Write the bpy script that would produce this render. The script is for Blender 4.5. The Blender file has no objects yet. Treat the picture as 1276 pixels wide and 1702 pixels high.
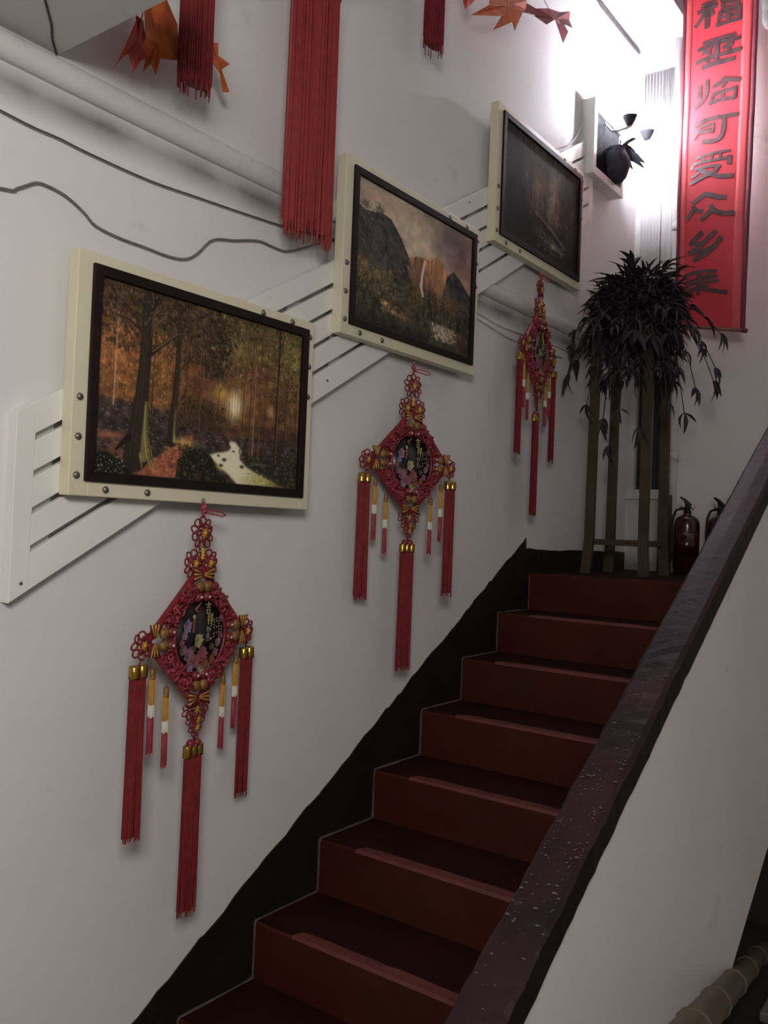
import bpy, bmesh, math, random
import numpy as np
from mathutils import Vector, Matrix, Euler
random.seed(7); RNG = np.random.RandomState(11)
S = bpy.context.scene
COL = S.collection
# ------------------------------------------------------------------ camera
cd = bpy.data.cameras.new('camera'); cam = bpy.data.objects.new('camera', cd); COL.objects.link(cam)
CR = ((0.803938, 0.593433, 0.038989), (0.019187, 0.039645, -0.99903), (-0.594403, 0.803906, 0.020486))   # right, down, forward
cam.matrix_world = Matrix((
    (CR[0][0], -CR[1][0], -CR[2][0], 1.79484),
    (CR[0][1], -CR[1][1], -CR[2][1], -1.58526),
    (CR[0][2], -CR[1][2], -CR[2][2], 1.32225),
    (0, 0, 0, 1)))
cd.sensor_fit = 'VERTICAL'; cd.sensor_height = 36.0; cd.lens = 36.0 * 1442.72 / 1702.0
cd.clip_start = 0.02; cd.clip_end = 60
S.camera = cam
# ------------------------------------------------------------------ world, light, exposure
w = bpy.data.worlds.new('house_interior'); S.world = w; w.use_nodes = True
w.node_tree.nodes['Background'].inputs[0].default_value = (1.0, 0.96, 0.93, 1)
w.node_tree.nodes['Background'].inputs[1].default_value = 0.05
def area(name, loc, target, sx, sy, power, col):
    l = bpy.data.lights.new(name, 'AREA'); l.shape = 'RECTANGLE'; l.size = sx; l.size_y = sy; l.energy = power; l.color = col
    o = bpy.data.objects.new(name, l); COL.objects.link(o); o.location = loc
    o.rotation_euler = (Vector(target) - Vector(loc)).to_track_quat('-Z', 'Y').to_euler()
    return o
area('hall_lamp', (2.25, -2.2, 2.28), (0.0, -1.25, 1.65), 0.9, 0.6, 46, (1.0, 0.96, 0.90))
BULB_W = 11.5                                   # emission of the two sconce bulbs
S.view_settings.view_transform = 'Standard'; S.view_settings.look = 'None'
S.view_settings.exposure = 0.0; S.view_settings.gamma = 1.0; S.view_settings.use_curve_mapping = False
# ------------------------------------------------------------------ constants of the place (metres)
R = 0.165; T = 0.278686; SL = R / T              # riser, tread, slope of the stairs
XS = 1.10                                        # width of the stairs
LAND = 7 * R; YL = 7 * T; YB = 3.10              # landing height, its front edge, back wall
FLOOR = -2 * R
# ------------------------------------------------------------------ materials
def lin(c): return tuple(((v / 255.0) / 12.92 if v / 255.0 <= 0.04045 else ((v / 255.0 + 0.055) / 1.055) ** 2.4) for v in c)
MATS = {}
def mat(name, col, rough=0.6, metal=0.0, var=0.12, vscale=9.0, bump=0.0, bscale=60.0, spec=0.5, emit=None, trans=0.0, stain=None, coat=0.0):
    m = bpy.data.materials.new(name); m.use_nodes = True
    nt = m.node_tree; b = nt.nodes['Principled BSDF']
    b.inputs['Roughness'].default_value = rough; b.inputs['Metallic'].default_value = metal
    b.inputs['Specular IOR Level'].default_value = spec
    if coat: b.inputs['Coat Weight'].default_value = coat
    tc = nt.nodes.new('ShaderNodeTexCoord')
    if var > 0 or stain:
        n = nt.nodes.new('ShaderNodeTexNoise'); n.inputs['Scale'].default_value = vscale; n.inputs['Detail'].default_value = 5
        nt.links.new(tc.outputs['Object'], n.inputs['Vector'])
        r = nt.nodes.new('ShaderNodeValToRGB'); nt.links.new(n.outputs['Fac'], r.inputs[0])
        r.color_ramp.elements[0].position = 0.3; r.color_ramp.elements[1].position = 0.7
        r.color_ramp.elements[0].color = tuple(c * (1 - var) for c in col) + (1,)
        r.color_ramp.elements[1].color = tuple(min(1, c * (1 + var)) for c in col) + (1,)
        out = r.outputs[0]
        if stain:
            for (scol, sc, lo, hi) in stain:
                n2 = nt.nodes.new('ShaderNodeTexNoise'); n2.inputs['Scale'].default_value = sc; n2.inputs['Detail'].default_value = 8
                n2.inputs['Roughness'].default_value = 0.65
                nt.links.new(tc.outputs['Object'], n2.inputs['Vector'])
                r2 = nt.nodes.new('ShaderNodeValToRGB'); nt.links.new(n2.outputs['Fac'], r2.inputs[0])
                r2.color_ramp.elements[0].position = lo; r2.color_ramp.elements[1].position = hi
                r2.color_ramp.elements[0].color = (0, 0, 0, 1); r2.color_ramp.elements[1].color = (1, 1, 1, 1)
                mx = nt.nodes.new('ShaderNodeMix'); mx.data_type = 'RGBA'
                nt.links.new(r2.outputs[0], mx.inputs[0]); nt.links.new(out, mx.inputs[6]); mx.inputs[7].default_value = tuple(scol) + (1,)
                out = mx.outputs[2]
        nt.links.new(out, b.inputs['Base Color'])
    else:
        b.inputs['Base Color'].default_value = tuple(col) + (1,)
    if bump > 0:
        n = nt.nodes.new('ShaderNodeTexNoise'); n.inputs['Scale'].default_value = bscale; n.inputs['Detail'].default_value = 6
        nt.links.new(tc.outputs['Object'], n.inputs['Vector'])
        bp = nt.nodes.new('ShaderNodeBump'); bp.inputs['Strength'].default_value = bump; bp.inputs['Distance'].default_value = 0.01
        nt.links.new(n.outputs['Fac'], bp.inputs['Height']); nt.links.new(bp.outputs[0], b.inputs['Normal'])
    if emit:
        b.inputs['Emission Color'].default_value = tuple(emit[0]) + (1,); b.inputs['Emission Strength'].default_value = emit[1]
    if trans: b.inputs['Transmission Weight'].default_value = trans
    MATS[name] = m
    return m
def wall_mat(name, col):
    """white plaster with soft blotches and trowel waves, plus small flakes of grey grime"""
    return mat(name, col, rough=0.75, var=0.035, vscale=2.2, bump=0.09, bscale=7, spec=0.25,
               stain=[((0.42, 0.40, 0.37), 3.1, 0.63, 0.86)])
wm = wall_mat('plaster', (0.74, 0.715, 0.705))
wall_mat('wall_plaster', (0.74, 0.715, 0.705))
# uneven darker band along the left wall, just under the pipe
def dark_band(m, zc, hw, slope, col, nscale, amount):
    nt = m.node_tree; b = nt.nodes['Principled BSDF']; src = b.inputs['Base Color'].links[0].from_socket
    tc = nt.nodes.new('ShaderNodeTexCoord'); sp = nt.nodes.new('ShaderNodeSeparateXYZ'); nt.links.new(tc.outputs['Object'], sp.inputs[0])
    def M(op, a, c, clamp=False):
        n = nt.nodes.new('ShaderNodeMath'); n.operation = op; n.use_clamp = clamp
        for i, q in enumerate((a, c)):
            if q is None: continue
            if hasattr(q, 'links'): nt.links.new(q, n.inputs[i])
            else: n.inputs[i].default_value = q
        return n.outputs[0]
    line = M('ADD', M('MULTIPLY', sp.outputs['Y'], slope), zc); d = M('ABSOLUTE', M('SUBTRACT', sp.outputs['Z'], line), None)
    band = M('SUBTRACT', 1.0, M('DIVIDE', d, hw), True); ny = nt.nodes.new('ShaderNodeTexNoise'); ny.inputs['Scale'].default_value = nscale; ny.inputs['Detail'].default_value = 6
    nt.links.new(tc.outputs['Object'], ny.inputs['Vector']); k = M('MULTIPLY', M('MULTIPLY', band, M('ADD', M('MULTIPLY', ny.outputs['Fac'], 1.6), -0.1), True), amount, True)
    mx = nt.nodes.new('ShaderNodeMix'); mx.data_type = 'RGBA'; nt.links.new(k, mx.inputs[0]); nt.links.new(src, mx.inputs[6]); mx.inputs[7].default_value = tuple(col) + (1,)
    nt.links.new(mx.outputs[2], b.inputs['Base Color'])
dark_band(MATS['wall_plaster'], 2.262, 0.060, -0.002, (0.20, 0.19, 0.18), 3.5, 1.15)
wall_mat('plaster_ceiling', (0.66, 0.65, 0.63))
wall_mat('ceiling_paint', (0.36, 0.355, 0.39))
mat('skirting_paint', (0.016, 0.0075, 0.0078), rough=0.5, var=0.3, vscale=7, bump=0.25, bscale=30, spec=0.3)
mat('riser_paint', (0.058, 0.0112, 0.0062), rough=0.6, var=0.22, vscale=5, bump=0.1, bscale=25, spec=0.14, stain=[((0.042, 0.0165, 0.0085), 4.0, 0.5, 0.75)])
mat('tread_paint_shaded', (0.024, 0.0058, 0.005), rough=0.7, var=0.25, vscale=6, bump=0.15, bscale=25, spec=0.09)  # riser red made darker: the treads' shade is put into the colour
mat('strip_paint', (0.12, 0.027, 0.02), rough=0.6, var=0.2, vscale=14, bump=0.1)
mat('joint_dust', (0.10, 0.075, 0.07), rough=0.9, var=0.3, vscale=30)
mat('coping_paint', (0.020, 0.009, 0.012), rough=0.5, var=0.2, vscale=6, bump=0.2, bscale=40, spec=0.24,
    stain=[((0.085, 0.066, 0.068), 24.0, 0.64, 0.78), ((0.030, 0.011, 0.016), 5.0, 0.45, 0.6)])
mat('coping_edge_paint', (0.011, 0.0055, 0.006), rough=0.6, var=0.3, vscale=9, bump=0.5, bscale=24, spec=0.2)
mat('white_wood', (0.80, 0.785, 0.75), rough=0.5, var=0.03, vscale=6, bump=0.03)
mat('gap_batten', (0.50, 0.49, 0.46), rough=0.7, var=0.08)
mat('cream_wood', (0.70, 0.66, 0.49), rough=0.45, var=0.03, vscale=4, bump=0.02)
mat('dark_frame', (0.014, 0.006, 0.006), rough=0.6, var=0.25, vscale=20, bump=0.05, spec=0.2)
mat('screw_metal', (0.20, 0.185, 0.15), rough=0.35, metal=0.7, var=0.3, vscale=90)
mat('silk_red', (0.19, 0.020, 0.024), rough=0.6, var=0.2, vscale=40, spec=0.2)
mat('silk_red_bright', (0.27, 0.027, 0.028), rough=0.5, var=0.15, vscale=40, spec=0.4)
mat('silk_pink', (0.29, 0.035, 0.05), rough=0.45, var=0.25, vscale=60, spec=0.5)
mat('cord_red', (0.19, 0.017, 0.024), rough=0.45, var=0.25, vscale=70, spec=0.5)
mat('cord_bordeaux', (0.11, 0.012, 0.018), rough=0.5, var=0.3, vscale=70, spec=0.4)
mat('orange_thread', (0.50, 0.10, 0.035), rough=0.5, var=0.2, vscale=60)
mat('gold', (0.40, 0.24, 0.055), rough=0.22, metal=0.9, var=0.15, vscale=80)
mat('gold_thread', (0.62, 0.37, 0.05), rough=0.45, metal=0.25, var=0.2, vscale=80)
mat('old_gold', (0.26, 0.13, 0.04), rough=0.45, metal=0.4, var=0.35, vscale=90, bump=0.4, bscale=200)
mat('tassel_yellow', (0.50, 0.25, 0.035), rough=0.55, var=0.12, vscale=60)
mat('tassel_white', (0.70, 0.66, 0.56), rough=0.6, var=0.06, vscale=60)
mat('pearl', (0.65, 0.63, 0.62), rough=0.2, metal=0.6, var=0.05)
mat('black_lacquer', (0.006, 0.0045, 0.006), rough=0.3, var=0.2, vscale=20, spec=0.4)
mat('petal_lavender', (0.25, 0.17, 0.25), rough=0.5, var=0.3, vscale=60)
mat('petal_pink', (0.27, 0.085, 0.10), rough=0.5, var=0.35, vscale=60)
mat('petal_mauve', (0.24, 0.12, 0.16), rough=0.5, var=0.35, vscale=60)
mat('petal_cream', (0.38, 0.34, 0.17), rough=0.5, var=0.25, vscale=60)
mat('petal_orange', (0.22, 0.08, 0.035), rough=0.5, var=0.3, vscale=60)
mat('petal_leaf', (0.10, 0.075, 0.035), rough=0.6, var=0.35, vscale=60)
mat('gilt_ink', (0.60, 0.50, 0.17), rough=0.4, metal=0.2, var=0.1)
mat('silver_ink', (0.33, 0.32, 0.28), rough=0.5, var=0.1)
mat('banner_red', (0.56, 0.045, 0.06), rough=0.6, var=0.07, vscale=6, bump=0.08, bscale=14, spec=0.3)
mat('banner_paper', (0.60, 0.085, 0.095), rough=0.6, var=0.06, vscale=6, bump=0.06, bscale=14, spec=0.3)
mat('banner_border', (0.13, 0.018, 0.03), rough=0.7, var=0.15, vscale=9)
mat('banner_ink', (0.085, 0.045, 0.048), rough=0.38, var=0.35, vscale=26, spec=0.55)
mat('banner_rod', (0.20, 0.09, 0.06), rough=0.5, var=0.2)
mat('leaf_purple', (0.030, 0.020, 0.027), rough=0.6, var=0.4, vscale=11, spec=0.4)
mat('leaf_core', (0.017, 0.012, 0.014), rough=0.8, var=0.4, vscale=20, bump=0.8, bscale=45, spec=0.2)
mat('stem_purple', (0.035, 0.02, 0.02), rough=0.6, var=0.2)
mat('stand_wood', (0.060, 0.043, 0.024), rough=0.6, var=0.3, vscale=6, bump=0.15, bscale=30, spec=0.3)
mat('basket', (0.03, 0.02, 0.014), rough=0.8, var=0.3, vscale=40, bump=0.5)
mat('maple_orange', (0.56, 0.13, 0.035), rough=0.5, var=0.28, vscale=22, bump=0.1, spec=0.4)
mat('maple_red', (0.42, 0.05, 0.035), rough=0.5, var=0.3, vscale=22, bump=0.1, spec=0.4)
mat('maple_plum', (0.24, 0.045, 0.05), rough=0.55, var=0.3, vscale=22, bump=0.1, spec=0.4)
mat('vine', (0.09, 0.05, 0.025), rough=0.7, var=0.2)
mat('extinguisher_red', (0.036, 0.003, 0.005), rough=0.22, var=0.12, vscale=8, spec=0.6)
mat('black_metal', (0.012, 0.011, 0.012), rough=0.45, metal=0.3, var=0.2)
mat('rubber', (0.012, 0.011, 0.011), rough=0.7, var=0.1)
mat('old_label', (0.13, 0.105, 0.10), rough=0.6, var=0.25, vscale=30)
mat('cable_grey', (0.17, 0.16, 0.15), rough=0.7, var=0.25, vscale=60)
mat('cable_dark', (0.085, 0.075, 0.07), rough=0.8, var=0.3, vscale=60)
mat('pipe_paint', (0.64, 0.62, 0.605), rough=0.75, var=0.05, vscale=5, bump=0.04, stain=[((0.30, 0.28, 0.25), 6, 0.62, 0.8)])
mat('window_white', (0.68, 0.68, 0.66), rough=0.5, var=0.05, vscale=8)
mat('curtain', (0.74, 0.74, 0.75), rough=0.8, var=0.06, vscale=8)
mat('pane_dark', (0.018, 0.02, 0.02), rough=0.12, var=0.1, spec=0.6)
mat('sconce_white', (0.78, 0.77, 0.74), rough=0.45, var=0.03)
mat('sconce_panel', (0.0075, 0.0075, 0.0095), rough=0.8, var=0.6, vscale=38, bump=0.8, bscale=90, spec=0.06)
mat('vase_grey', (0.05, 0.05, 0.064), rough=0.7, var=0.3, vscale=30, bump=0.2, spec=0.08)
mat('cup_metal', (0.035, 0.034, 0.042), rough=0.6, var=0.08, spec=0.15)
mat('bulb', (0.9, 0.9, 0.95), rough=0.3, var=0, emit=((0.90, 0.90, 1.0), BULB_W * 100))
mat('bamboo', (0.10, 0.068, 0.036), rough=0.5, var=0.25, vscale=7, bump=0.08)
mat('bamboo_node', (0.12, 0.09, 0.055), rough=0.6, var=0.2)
mat('dark_board', (0.035, 0.010, 0.010), rough=0.5, var=0.3)
mat('grey_panel', (0.13, 0.13, 0.125), rough=0.6, var=0.2, vscale=8)
mat('understair_shade', (0.035, 0.032, 0.028), rough=0.8, var=0.3, vscale=6, bump=0.1)  # gloom under the stairs, put into the colour
mat('floor_concrete', (0.40, 0.38, 0.35), rough=0.7, var=0.2, vscale=5, bump=0.1)
mat('pale_bag', (0.16, 0.155, 0.145), rough=0.8, var=0.1, vscale=14, bump=0.4, bscale=20, spec=0.1)
def wrapped_thread(name, col):
    m = mat(name, col, rough=0.42, var=0.15, vscale=50, spec=0.5); nt = m.node_tree; b = nt.nodes['Principled BSDF']
    tc = nt.nodes.new('ShaderNodeTexCoord'); wv = nt.nodes.new('ShaderNodeTexWave'); wv.bands_direction = 'Z'
    wv.inputs['Scale'].default_value = 75; nt.links.new(tc.outputs['Object'], wv.inputs['Vector'])
    bp = nt.nodes.new('ShaderNodeBump'); bp.inputs['Strength'].default_value = 0.9; bp.inputs['Distance'].default_value = 0.004
    nt.links.new(wv.outputs['Fac'], bp.inputs['Height']); nt.links.new(bp.outputs[0], b.inputs['Normal'])
    return m
wrapped_thread('wrapped_red', (0.33, 0.022, 0.04))
def attr_mat(name, rough):
    m = bpy.data.materials.new(name); m.use_nodes = True; nt = m.node_tree; b = nt.nodes['Principled BSDF']
    a = nt.nodes.new('ShaderNodeAttribute'); a.attribute_name = 'paint'; nt.links.new(a.outputs['Color'], b.inputs['Base Color'])
    n = nt.nodes.new('ShaderNodeTexNoise'); n.inputs['Scale'].default_value = 160
    tc = nt.nodes.new('ShaderNodeTexCoord'); nt.links.new(tc.outputs['Object'], n.inputs['Vector'])
    bp = nt.nodes.new('ShaderNodeBump'); bp.inputs['Strength'].default_value = 0.12; bp.inputs['Distance'].default_value = 0.002
    nt.links.new(n.outputs['Fac'], bp.inputs['Height']); nt.links.new(bp.outputs[0], b.inputs['Normal'])
    b.inputs['Roughness'].default_value = rough; b.inputs['Specular IOR Level'].default_value = 0.12
    MATS[name] = m; return m
attr_mat('oil_paint', 0.75)
# ------------------------------------------------------------------ mesh builder
class MB:
    def __init__(s): s.v = []; s.f = []; s.mi = []; s.sm = []; s.m = 0; s.smooth = False
    def add(s, vs, fs):
        o = len(s.v); s.v += [tuple(v) for v in vs]
        for f in fs: s.f.append(tuple(i + o for i in f)); s.mi.append(s.m); s.sm.append(s.smooth)
    def box(s, x0, x1, y0, y1, z0, z1):
        s.add([(x0, y0, z0), (x1, y0, z0), (x1, y1, z0), (x0, y1, z0), (x0, y0, z1), (x1, y0, z1), (x1, y1, z1), (x0, y1, z1)],
              [(0, 3, 2, 1), (4, 5, 6, 7), (0, 1, 5, 4), (1, 2, 6, 5), (2, 3, 7, 6), (3, 0, 4, 7)])
    def prism(s, poly, axis, a, b):
        """poly is a list of 2-D points; extruded along axis from a to b. axis 'x': (y,z), 'y': (x,z), 'z': (x,y)"""
        n = len(poly)
        def p3(p, q): return (q, p[0], p[1]) if axis == 'x' else (p[0], q, p[1]) if axis == 'y' else (p[0], p[1], q)
        vs = [p3(p, a) for p in poly] + [p3(p, b) for p in poly]
        s.add(vs, [tuple(range(n - 1, -1, -1)), tuple(range(n, 2 * n))] + [(i, (i + 1) % n, n + (i + 1) % n, n + i) for i in range(n)])
    def tube(s, pts, rad, n=8, closed=False, cap=True):
        pts = [Vector(p) for p in pts]; m = len(pts)
        rads = rad if isinstance(rad, (list, tuple)) else [rad] * m
        up = None; rings = []
        for i in range(m):
            a = pts[(i - 1) % m] if (closed or i > 0) else pts[i]; b = pts[(i + 1) % m] if (closed or i < m - 1) else pts[i]
            d = (b - a).normalized()
            if up is None:
                up = Vector((0, 0, 1)) if abs(d.z) < 0.9 else Vector((1, 0, 0))
            q = d.cross(up)
            if q.length < 1e-6: q = d.cross(Vector((0, 1, 0)))
            q.normalize(); up = q.cross(d).normalized()
            rings.append([pts[i] + (q * math.cos(2 * math.pi * k / n) + up * math.sin(2 * math.pi * k / n)) * rads[i] for k in range(n)])
        vs = [v for r in rings for v in r]; fs = []
        for i in range(m if closed else m - 1):
            j = (i + 1) % m
            for k in range(n): fs.append((i * n + k, i * n + (k + 1) % n, j * n + (k + 1) % n, j * n + k))
        if cap and not closed: fs += [tuple(range(n - 1, -1, -1)), tuple((m - 1) * n + k for k in range(n))]
        s.add(vs, fs)
    def lathe(s, prof, c=(0, 0, 0), n=20, ax='z'):
        vs = []; fs = []
        for (r, h) in prof:
            for k in range(n):
                a = 2 * math.pi * k / n; u = r * math.cos(a); v = r * math.sin(a)
                p = (u, v, h) if ax == 'z' else (h, u, v) if ax == 'x' else (u, h, v)
                vs.append((p[0] + c[0], p[1] + c[1], p[2] + c[2]))
        m = len(prof)
        for i in range(m - 1):
            for k in range(n): fs.append((i * n + k, i * n + (k + 1) % n, (i + 1) * n + (k + 1) % n, (i + 1) * n + k))
        fs += [tuple(range(n - 1, -1, -1)), tuple((m - 1) * n + k for k in range(n))]
        s.add(vs, fs)
    def ball(s, c, r, n=10, m=6, sc=(1, 1, 1)):
        vs = [(c[0], c[1], c[2] - r * sc[2])]
        for i in range(1, m):
            a = -math.pi / 2 + math.pi * i / m
            for k in range(n):
                b = 2 * math.pi * k / n
                vs.append((c[0] + r * sc[0] * math.cos(a) * math.cos(b), c[1] + r * sc[1] * math.cos(a) * math.sin(b), c[2] + r * sc[2] * math.sin(a)))
        vs.append((c[0], c[1], c[2] + r * sc[2])); fs = []; L = len(vs) - 1
        for k in range(n):
            fs.append((0, 1 + (k + 1) % n, 1 + k)); fs.append((L, L - n + k, L - n + (k + 1) % n))
        for i in range(m - 2):
            for k in range(n): fs.append((1 + i * n + k, 1 + i * n + (k + 1) % n, 1 + (i + 1) * n + (k + 1) % n, 1 + (i + 1) * n + k))
        s.add(vs, fs)
    def shift(s, d):
        s.v = [(v[0] + d[0], v[1] + d[1], v[2] + d[2]) for v in s.v]; return s
    def mesh(s, name, mats):
        me = bpy.data.meshes.new(name); me.from_pydata(s.v, [], s.f)
        for m in (mats if isinstance(mats, (list, tuple)) else [mats]): me.materials.append(MATS[m])
        me.polygons.foreach_set('material_index', s.mi); me.polygons.foreach_set('use_smooth', s.sm); me.update()
        bm = bmesh.new(); bm.from_mesh(me); bmesh.ops.recalc_face_normals(bm, faces=bm.faces); bm.to_mesh(me); bm.free()
        return me
    def build(s, name, mats, parent=None, org=None, bevel=0.0):
        if org is not None: s.shift((-org[0], -org[1], -org[2]))
        o = bpy.data.objects.new(name, s.mesh(name, mats)); COL.objects.link(o)
        if parent is not None: o.parent = parent
        elif org is not None: o.location = org
        if bevel > 0:
            b = o.modifiers.new('bevel', 'BEVEL'); b.width = bevel; b.segments = 2; b.limit_method = 'ANGLE'; b.angle_limit = 0.7
        return o
def tag(o, label, cat, group=None):
    o['label'] = label; o['category'] = cat
    if group: o['group'] = group
    return o
def thing(name, label, cat, loc=(0, 0, 0), rz=0.0, group=None):
    o = bpy.data.objects.new(name, None); COL.objects.link(o); o.empty_display_size = 0.05
    o.location = loc; o.rotation_euler = (0, 0, rz)
    return tag(o, label, cat, group)
def struct(o): o['kind'] = 'structure'; return o
def stuff(o): o['kind'] = 'stuff'; return o
def copy_tree(o, parent=None):
    c = o.copy(); COL.objects.link(c)
    if parent is not None: c.parent = parent
    for ch in list(o.children): copy_tree(ch, c)
    return c
# ================================================================== THE SETTING
def off(y, o): return y * SL + o
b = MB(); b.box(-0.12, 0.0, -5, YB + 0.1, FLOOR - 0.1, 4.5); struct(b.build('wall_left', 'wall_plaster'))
b = MB(); b.box(0, 0.25, YB, YB + 0.12, FLOOR, 1.56); b.box(0, 0.25, YB, YB + 0.12, 3.95, 4.5); b.box(0.25, 3.5, YB, YB + 0.12, FLOOR, 4.5)
struct(b.build('wall_back', 'plaster'))
b = MB(); b.box(3.5, 3.6, -5, YB, FLOOR, 4.5); struct(b.build('wall_right', 'plaster'))
b = MB(); b.box(0, 3.5, -5.1, -5, FLOOR, 4.5); struct(b.build('wall_front', 'plaster'))
b = MB(); b.box(0.31, 3.5, -5, YB, 4.42, 4.5); struct(b.build('ceiling', 'plaster_ceiling'))
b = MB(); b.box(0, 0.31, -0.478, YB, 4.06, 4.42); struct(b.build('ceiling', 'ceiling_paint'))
b = MB(); b.box(0, 0.5, -5, -0.478, 2.374, 2.52); so = struct(b.build('ceiling', 'plaster_ceiling'))
b = MB(); b.smooth = True
b.tube([(0.004, -0.482, 2.3735), (0.05, -0.522, 2.3735), (0.10, -0.556, 2.3735), (0.168, -0.614, 2.3735), (0.3, -0.73, 2.3735)], 0.003, 5)
b.build('crack', 'cable_dark', so)
b = MB(); b.box(0, 3.5, -5, 0.3, FLOOR - 0.1, FLOOR); b.box(1.62, 3.5, 0.3, YB, FLOOR - 0.1, FLOOR); struct(b.build('floor', 'floor_concrete'))
b = MB(); b.box(0, 1.62, 0.3, YB, FLOOR - 0.1, FLOOR); struct(b.build('floor', 'understair_shade'))  # same floor, painted darker where the stairs shade it
b = MB(); b.box(0.0, 1.62, 2.5, 2.56, FLOOR, 0.95); struct(b.build('wall_added_shade', 'understair_shade'))  # added dark wall, put in to keep the space under the stairs dark
b = MB(); b.box(0, XS + 0.01, YL + 0.3, YB, LAND - 0.14, LAND); struct(b.build('floor', 'tread_paint_shaded'))
# painted dark skirting: follows the slope, then level along the landing; the brushed edge wobbles a little
b = MB()
top = []; y = -0.62
while y < 1.92:
    o_ = 0.125 + 0.05 * min(1, max(0, (y + 0.6) / 2.2)) + random.uniform(-0.006, 0.006)
    top.append((y, off(y, o_))); y += random.uniform(0.012, 0.05)
top += [(1.915, 1.262), (1.95, 1.266)]
y = 2.0
while y < YB: top.append((y, 1.258 - 0.006 * (y - 2) + random.uniform(-0.003, 0.003))); y += random.uniform(0.03, 0.09)
top.append((YB, 1.25))
n = len(top)
vs = []
for (y, z) in top: vs += [(0.0, y, z), (0.005, y, z), (0.005, y, max(FLOOR, min(z - 0.1, off(y, -0.32)) if y < 1.95 else 1.0)), (0.0, y, max(FLOOR, min(z - 0.1, off(y, -0.32)) if y < 1.95 else 1.0))]
fs = []
for i in range(n - 1):
    for k in range(4): fs.append((4 * i + k, 4 * i + (k + 1) % 4, 4 * i + 4 + (k + 1) % 4, 4 * i + 4 + k))
b.add(vs, fs); struct(b.build('baseboard_left', 'skirting_paint'))
# fat painted pipe along the wall just under the ceiling edge
b = MB(); b.smooth = True
pz = [(-1.6 + 0.4 * i, 2.337 - 0.001 * i + random.uniform(-0.003, 0.003)) for i in range(12)]
def pipe_ring(y, z, g): return [(max(0.0, (0.028 + g) * math.cos(a)), y, z + (0.033 + g) * math.sin(a)) for a in [math.radians(-90 + 15 * k) for k in range(13)]]
vs = [v for (y, z) in pz for v in pipe_ring(y, z, 0)]
b.add(vs, [(13 * i + k, 13 * i + (k + 1) % 13, 13 * i + 13 + (k + 1) % 13, 13 * i + 13 + k) for i in range(11) for k in range(13)] + [tuple(range(13)), tuple(range(155, 142, -1))])
pp = b.build('wall_pipe', 'pipe_paint'); tag(pp, 'fat white painted pipe running level along the left wall behind the pictures', 'pipe')
for yc in (0.50,):
    zc = 2.337 - 0.0025 * (yc + 1.6)
    b = MB(); b.smooth = True; vs = [v for y in (yc - 0.012, yc + 0.012) for v in pipe_ring(y, zc, 0.004)]
    b.add(vs, [(k, (k + 1) % 13, 13 + (k + 1) % 13, 13 + k) for k in range(13)] + [tuple(range(13)), tuple(range(25, 12, -1))]); b.build('pipe_clip', 'pipe_paint', pp)
b = MB(); b.smooth = True; b.tube([(0.278, YB - 0.024, LAND), (0.262, YB - 0.024, 2.0), (0.235, YB - 0.024, 3.2), (0.222, YB - 0.024, 4.42)], 0.020, 12)
vp = b.build('drain_pipe', 'pipe_paint'); tag(vp, 'white upright pipe in front of the back wall between window and red banner', 'pipe')
for z in (1.75, 3.0):
    b = MB(); b.smooth = True; b.lathe([(0.025, z), (0.025, z + 0.05)], (0.278 - (z - LAND) * 0.0175, YB - 0.024, 0), 12); b.build('collar', 'pipe_paint', vp)
# narrow window in the back wall, next to the corner
win = struct(thing('window_1', 'narrow tall white window beside the corner behind the plant stand', 'window', (0.125, YB, 1.56))); del win['category']; del win['label']
og = (0.125, YB, 1.56)
b = MB(); b.box(0.0, 0.042, YB + 0.005, YB + 0.06, 1.56, 3.95); b.box(0.20, 0.25, YB + 0.005, YB + 0.06, 1.56, 3.95); b.box(0.042, 0.20, YB + 0.005, YB + 0.06, 1.56, 1.60); b.box(0.042, 0.20, YB + 0.005, YB + 0.06, 3.9, 3.95)
b.build('window_frame', 'window_white', win, og, 0.003)
b = MB(); b.box(0.10, 0.128, YB + 0.01, YB + 0.055, 1.60, 3.9); b.build('mullion', 'window_white', win, og, 0.003)
b = MB(); b.box(0.0, 0.25, YB - 0.02, YB + 0.06, 1.545, 1.562); b.build('window_sill', 'window_white', win, og, 0.003)
for (a, c) in ((0.042, 0.10), (0.128, 0.20)):
    b = MB(); b.box(a, c, YB + 0.04, YB + 0.046, 1.60, 3.9); b.build('pane', 'pane_dark', win, og)
for (a, c, zb, da, dc) in ((0.035, 0.150, 2.30, 0, -0.005), (0.1505, 0.215, 2.22, 0.008, 0)):
    b = MB(); b.smooth = True; vs = []; fs = []; nn = 24
    for i in range(nn + 1):
        x = a + (c - a) * i / nn; yy = YB - 0.006 + 0.006 * math.sin(i * 1.7) - 0.003
        for zz in (zb, 3.3, 3.92): vs.append((x + (da if i == 0 else dc if i == nn else 0) * (3.3 - zz if zz < 3.3 else 0), yy, zz))
        for zz in (3.92, 3.3, zb): vs.append((x + (da if i == 0 else dc if i == nn else 0) * (3.3 - zz if zz < 3.3 else 0), yy + 0.003, zz))
    for i in range(nn):
        for k in range(6): fs.append((6 * i + k, 6 * i + (k + 1) % 6, 6 * i + 6 + (k + 1) % 6, 6 * i + 6 + k))
    b.add(vs, fs); b.build('curtain', 'curtain', win, og)
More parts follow.
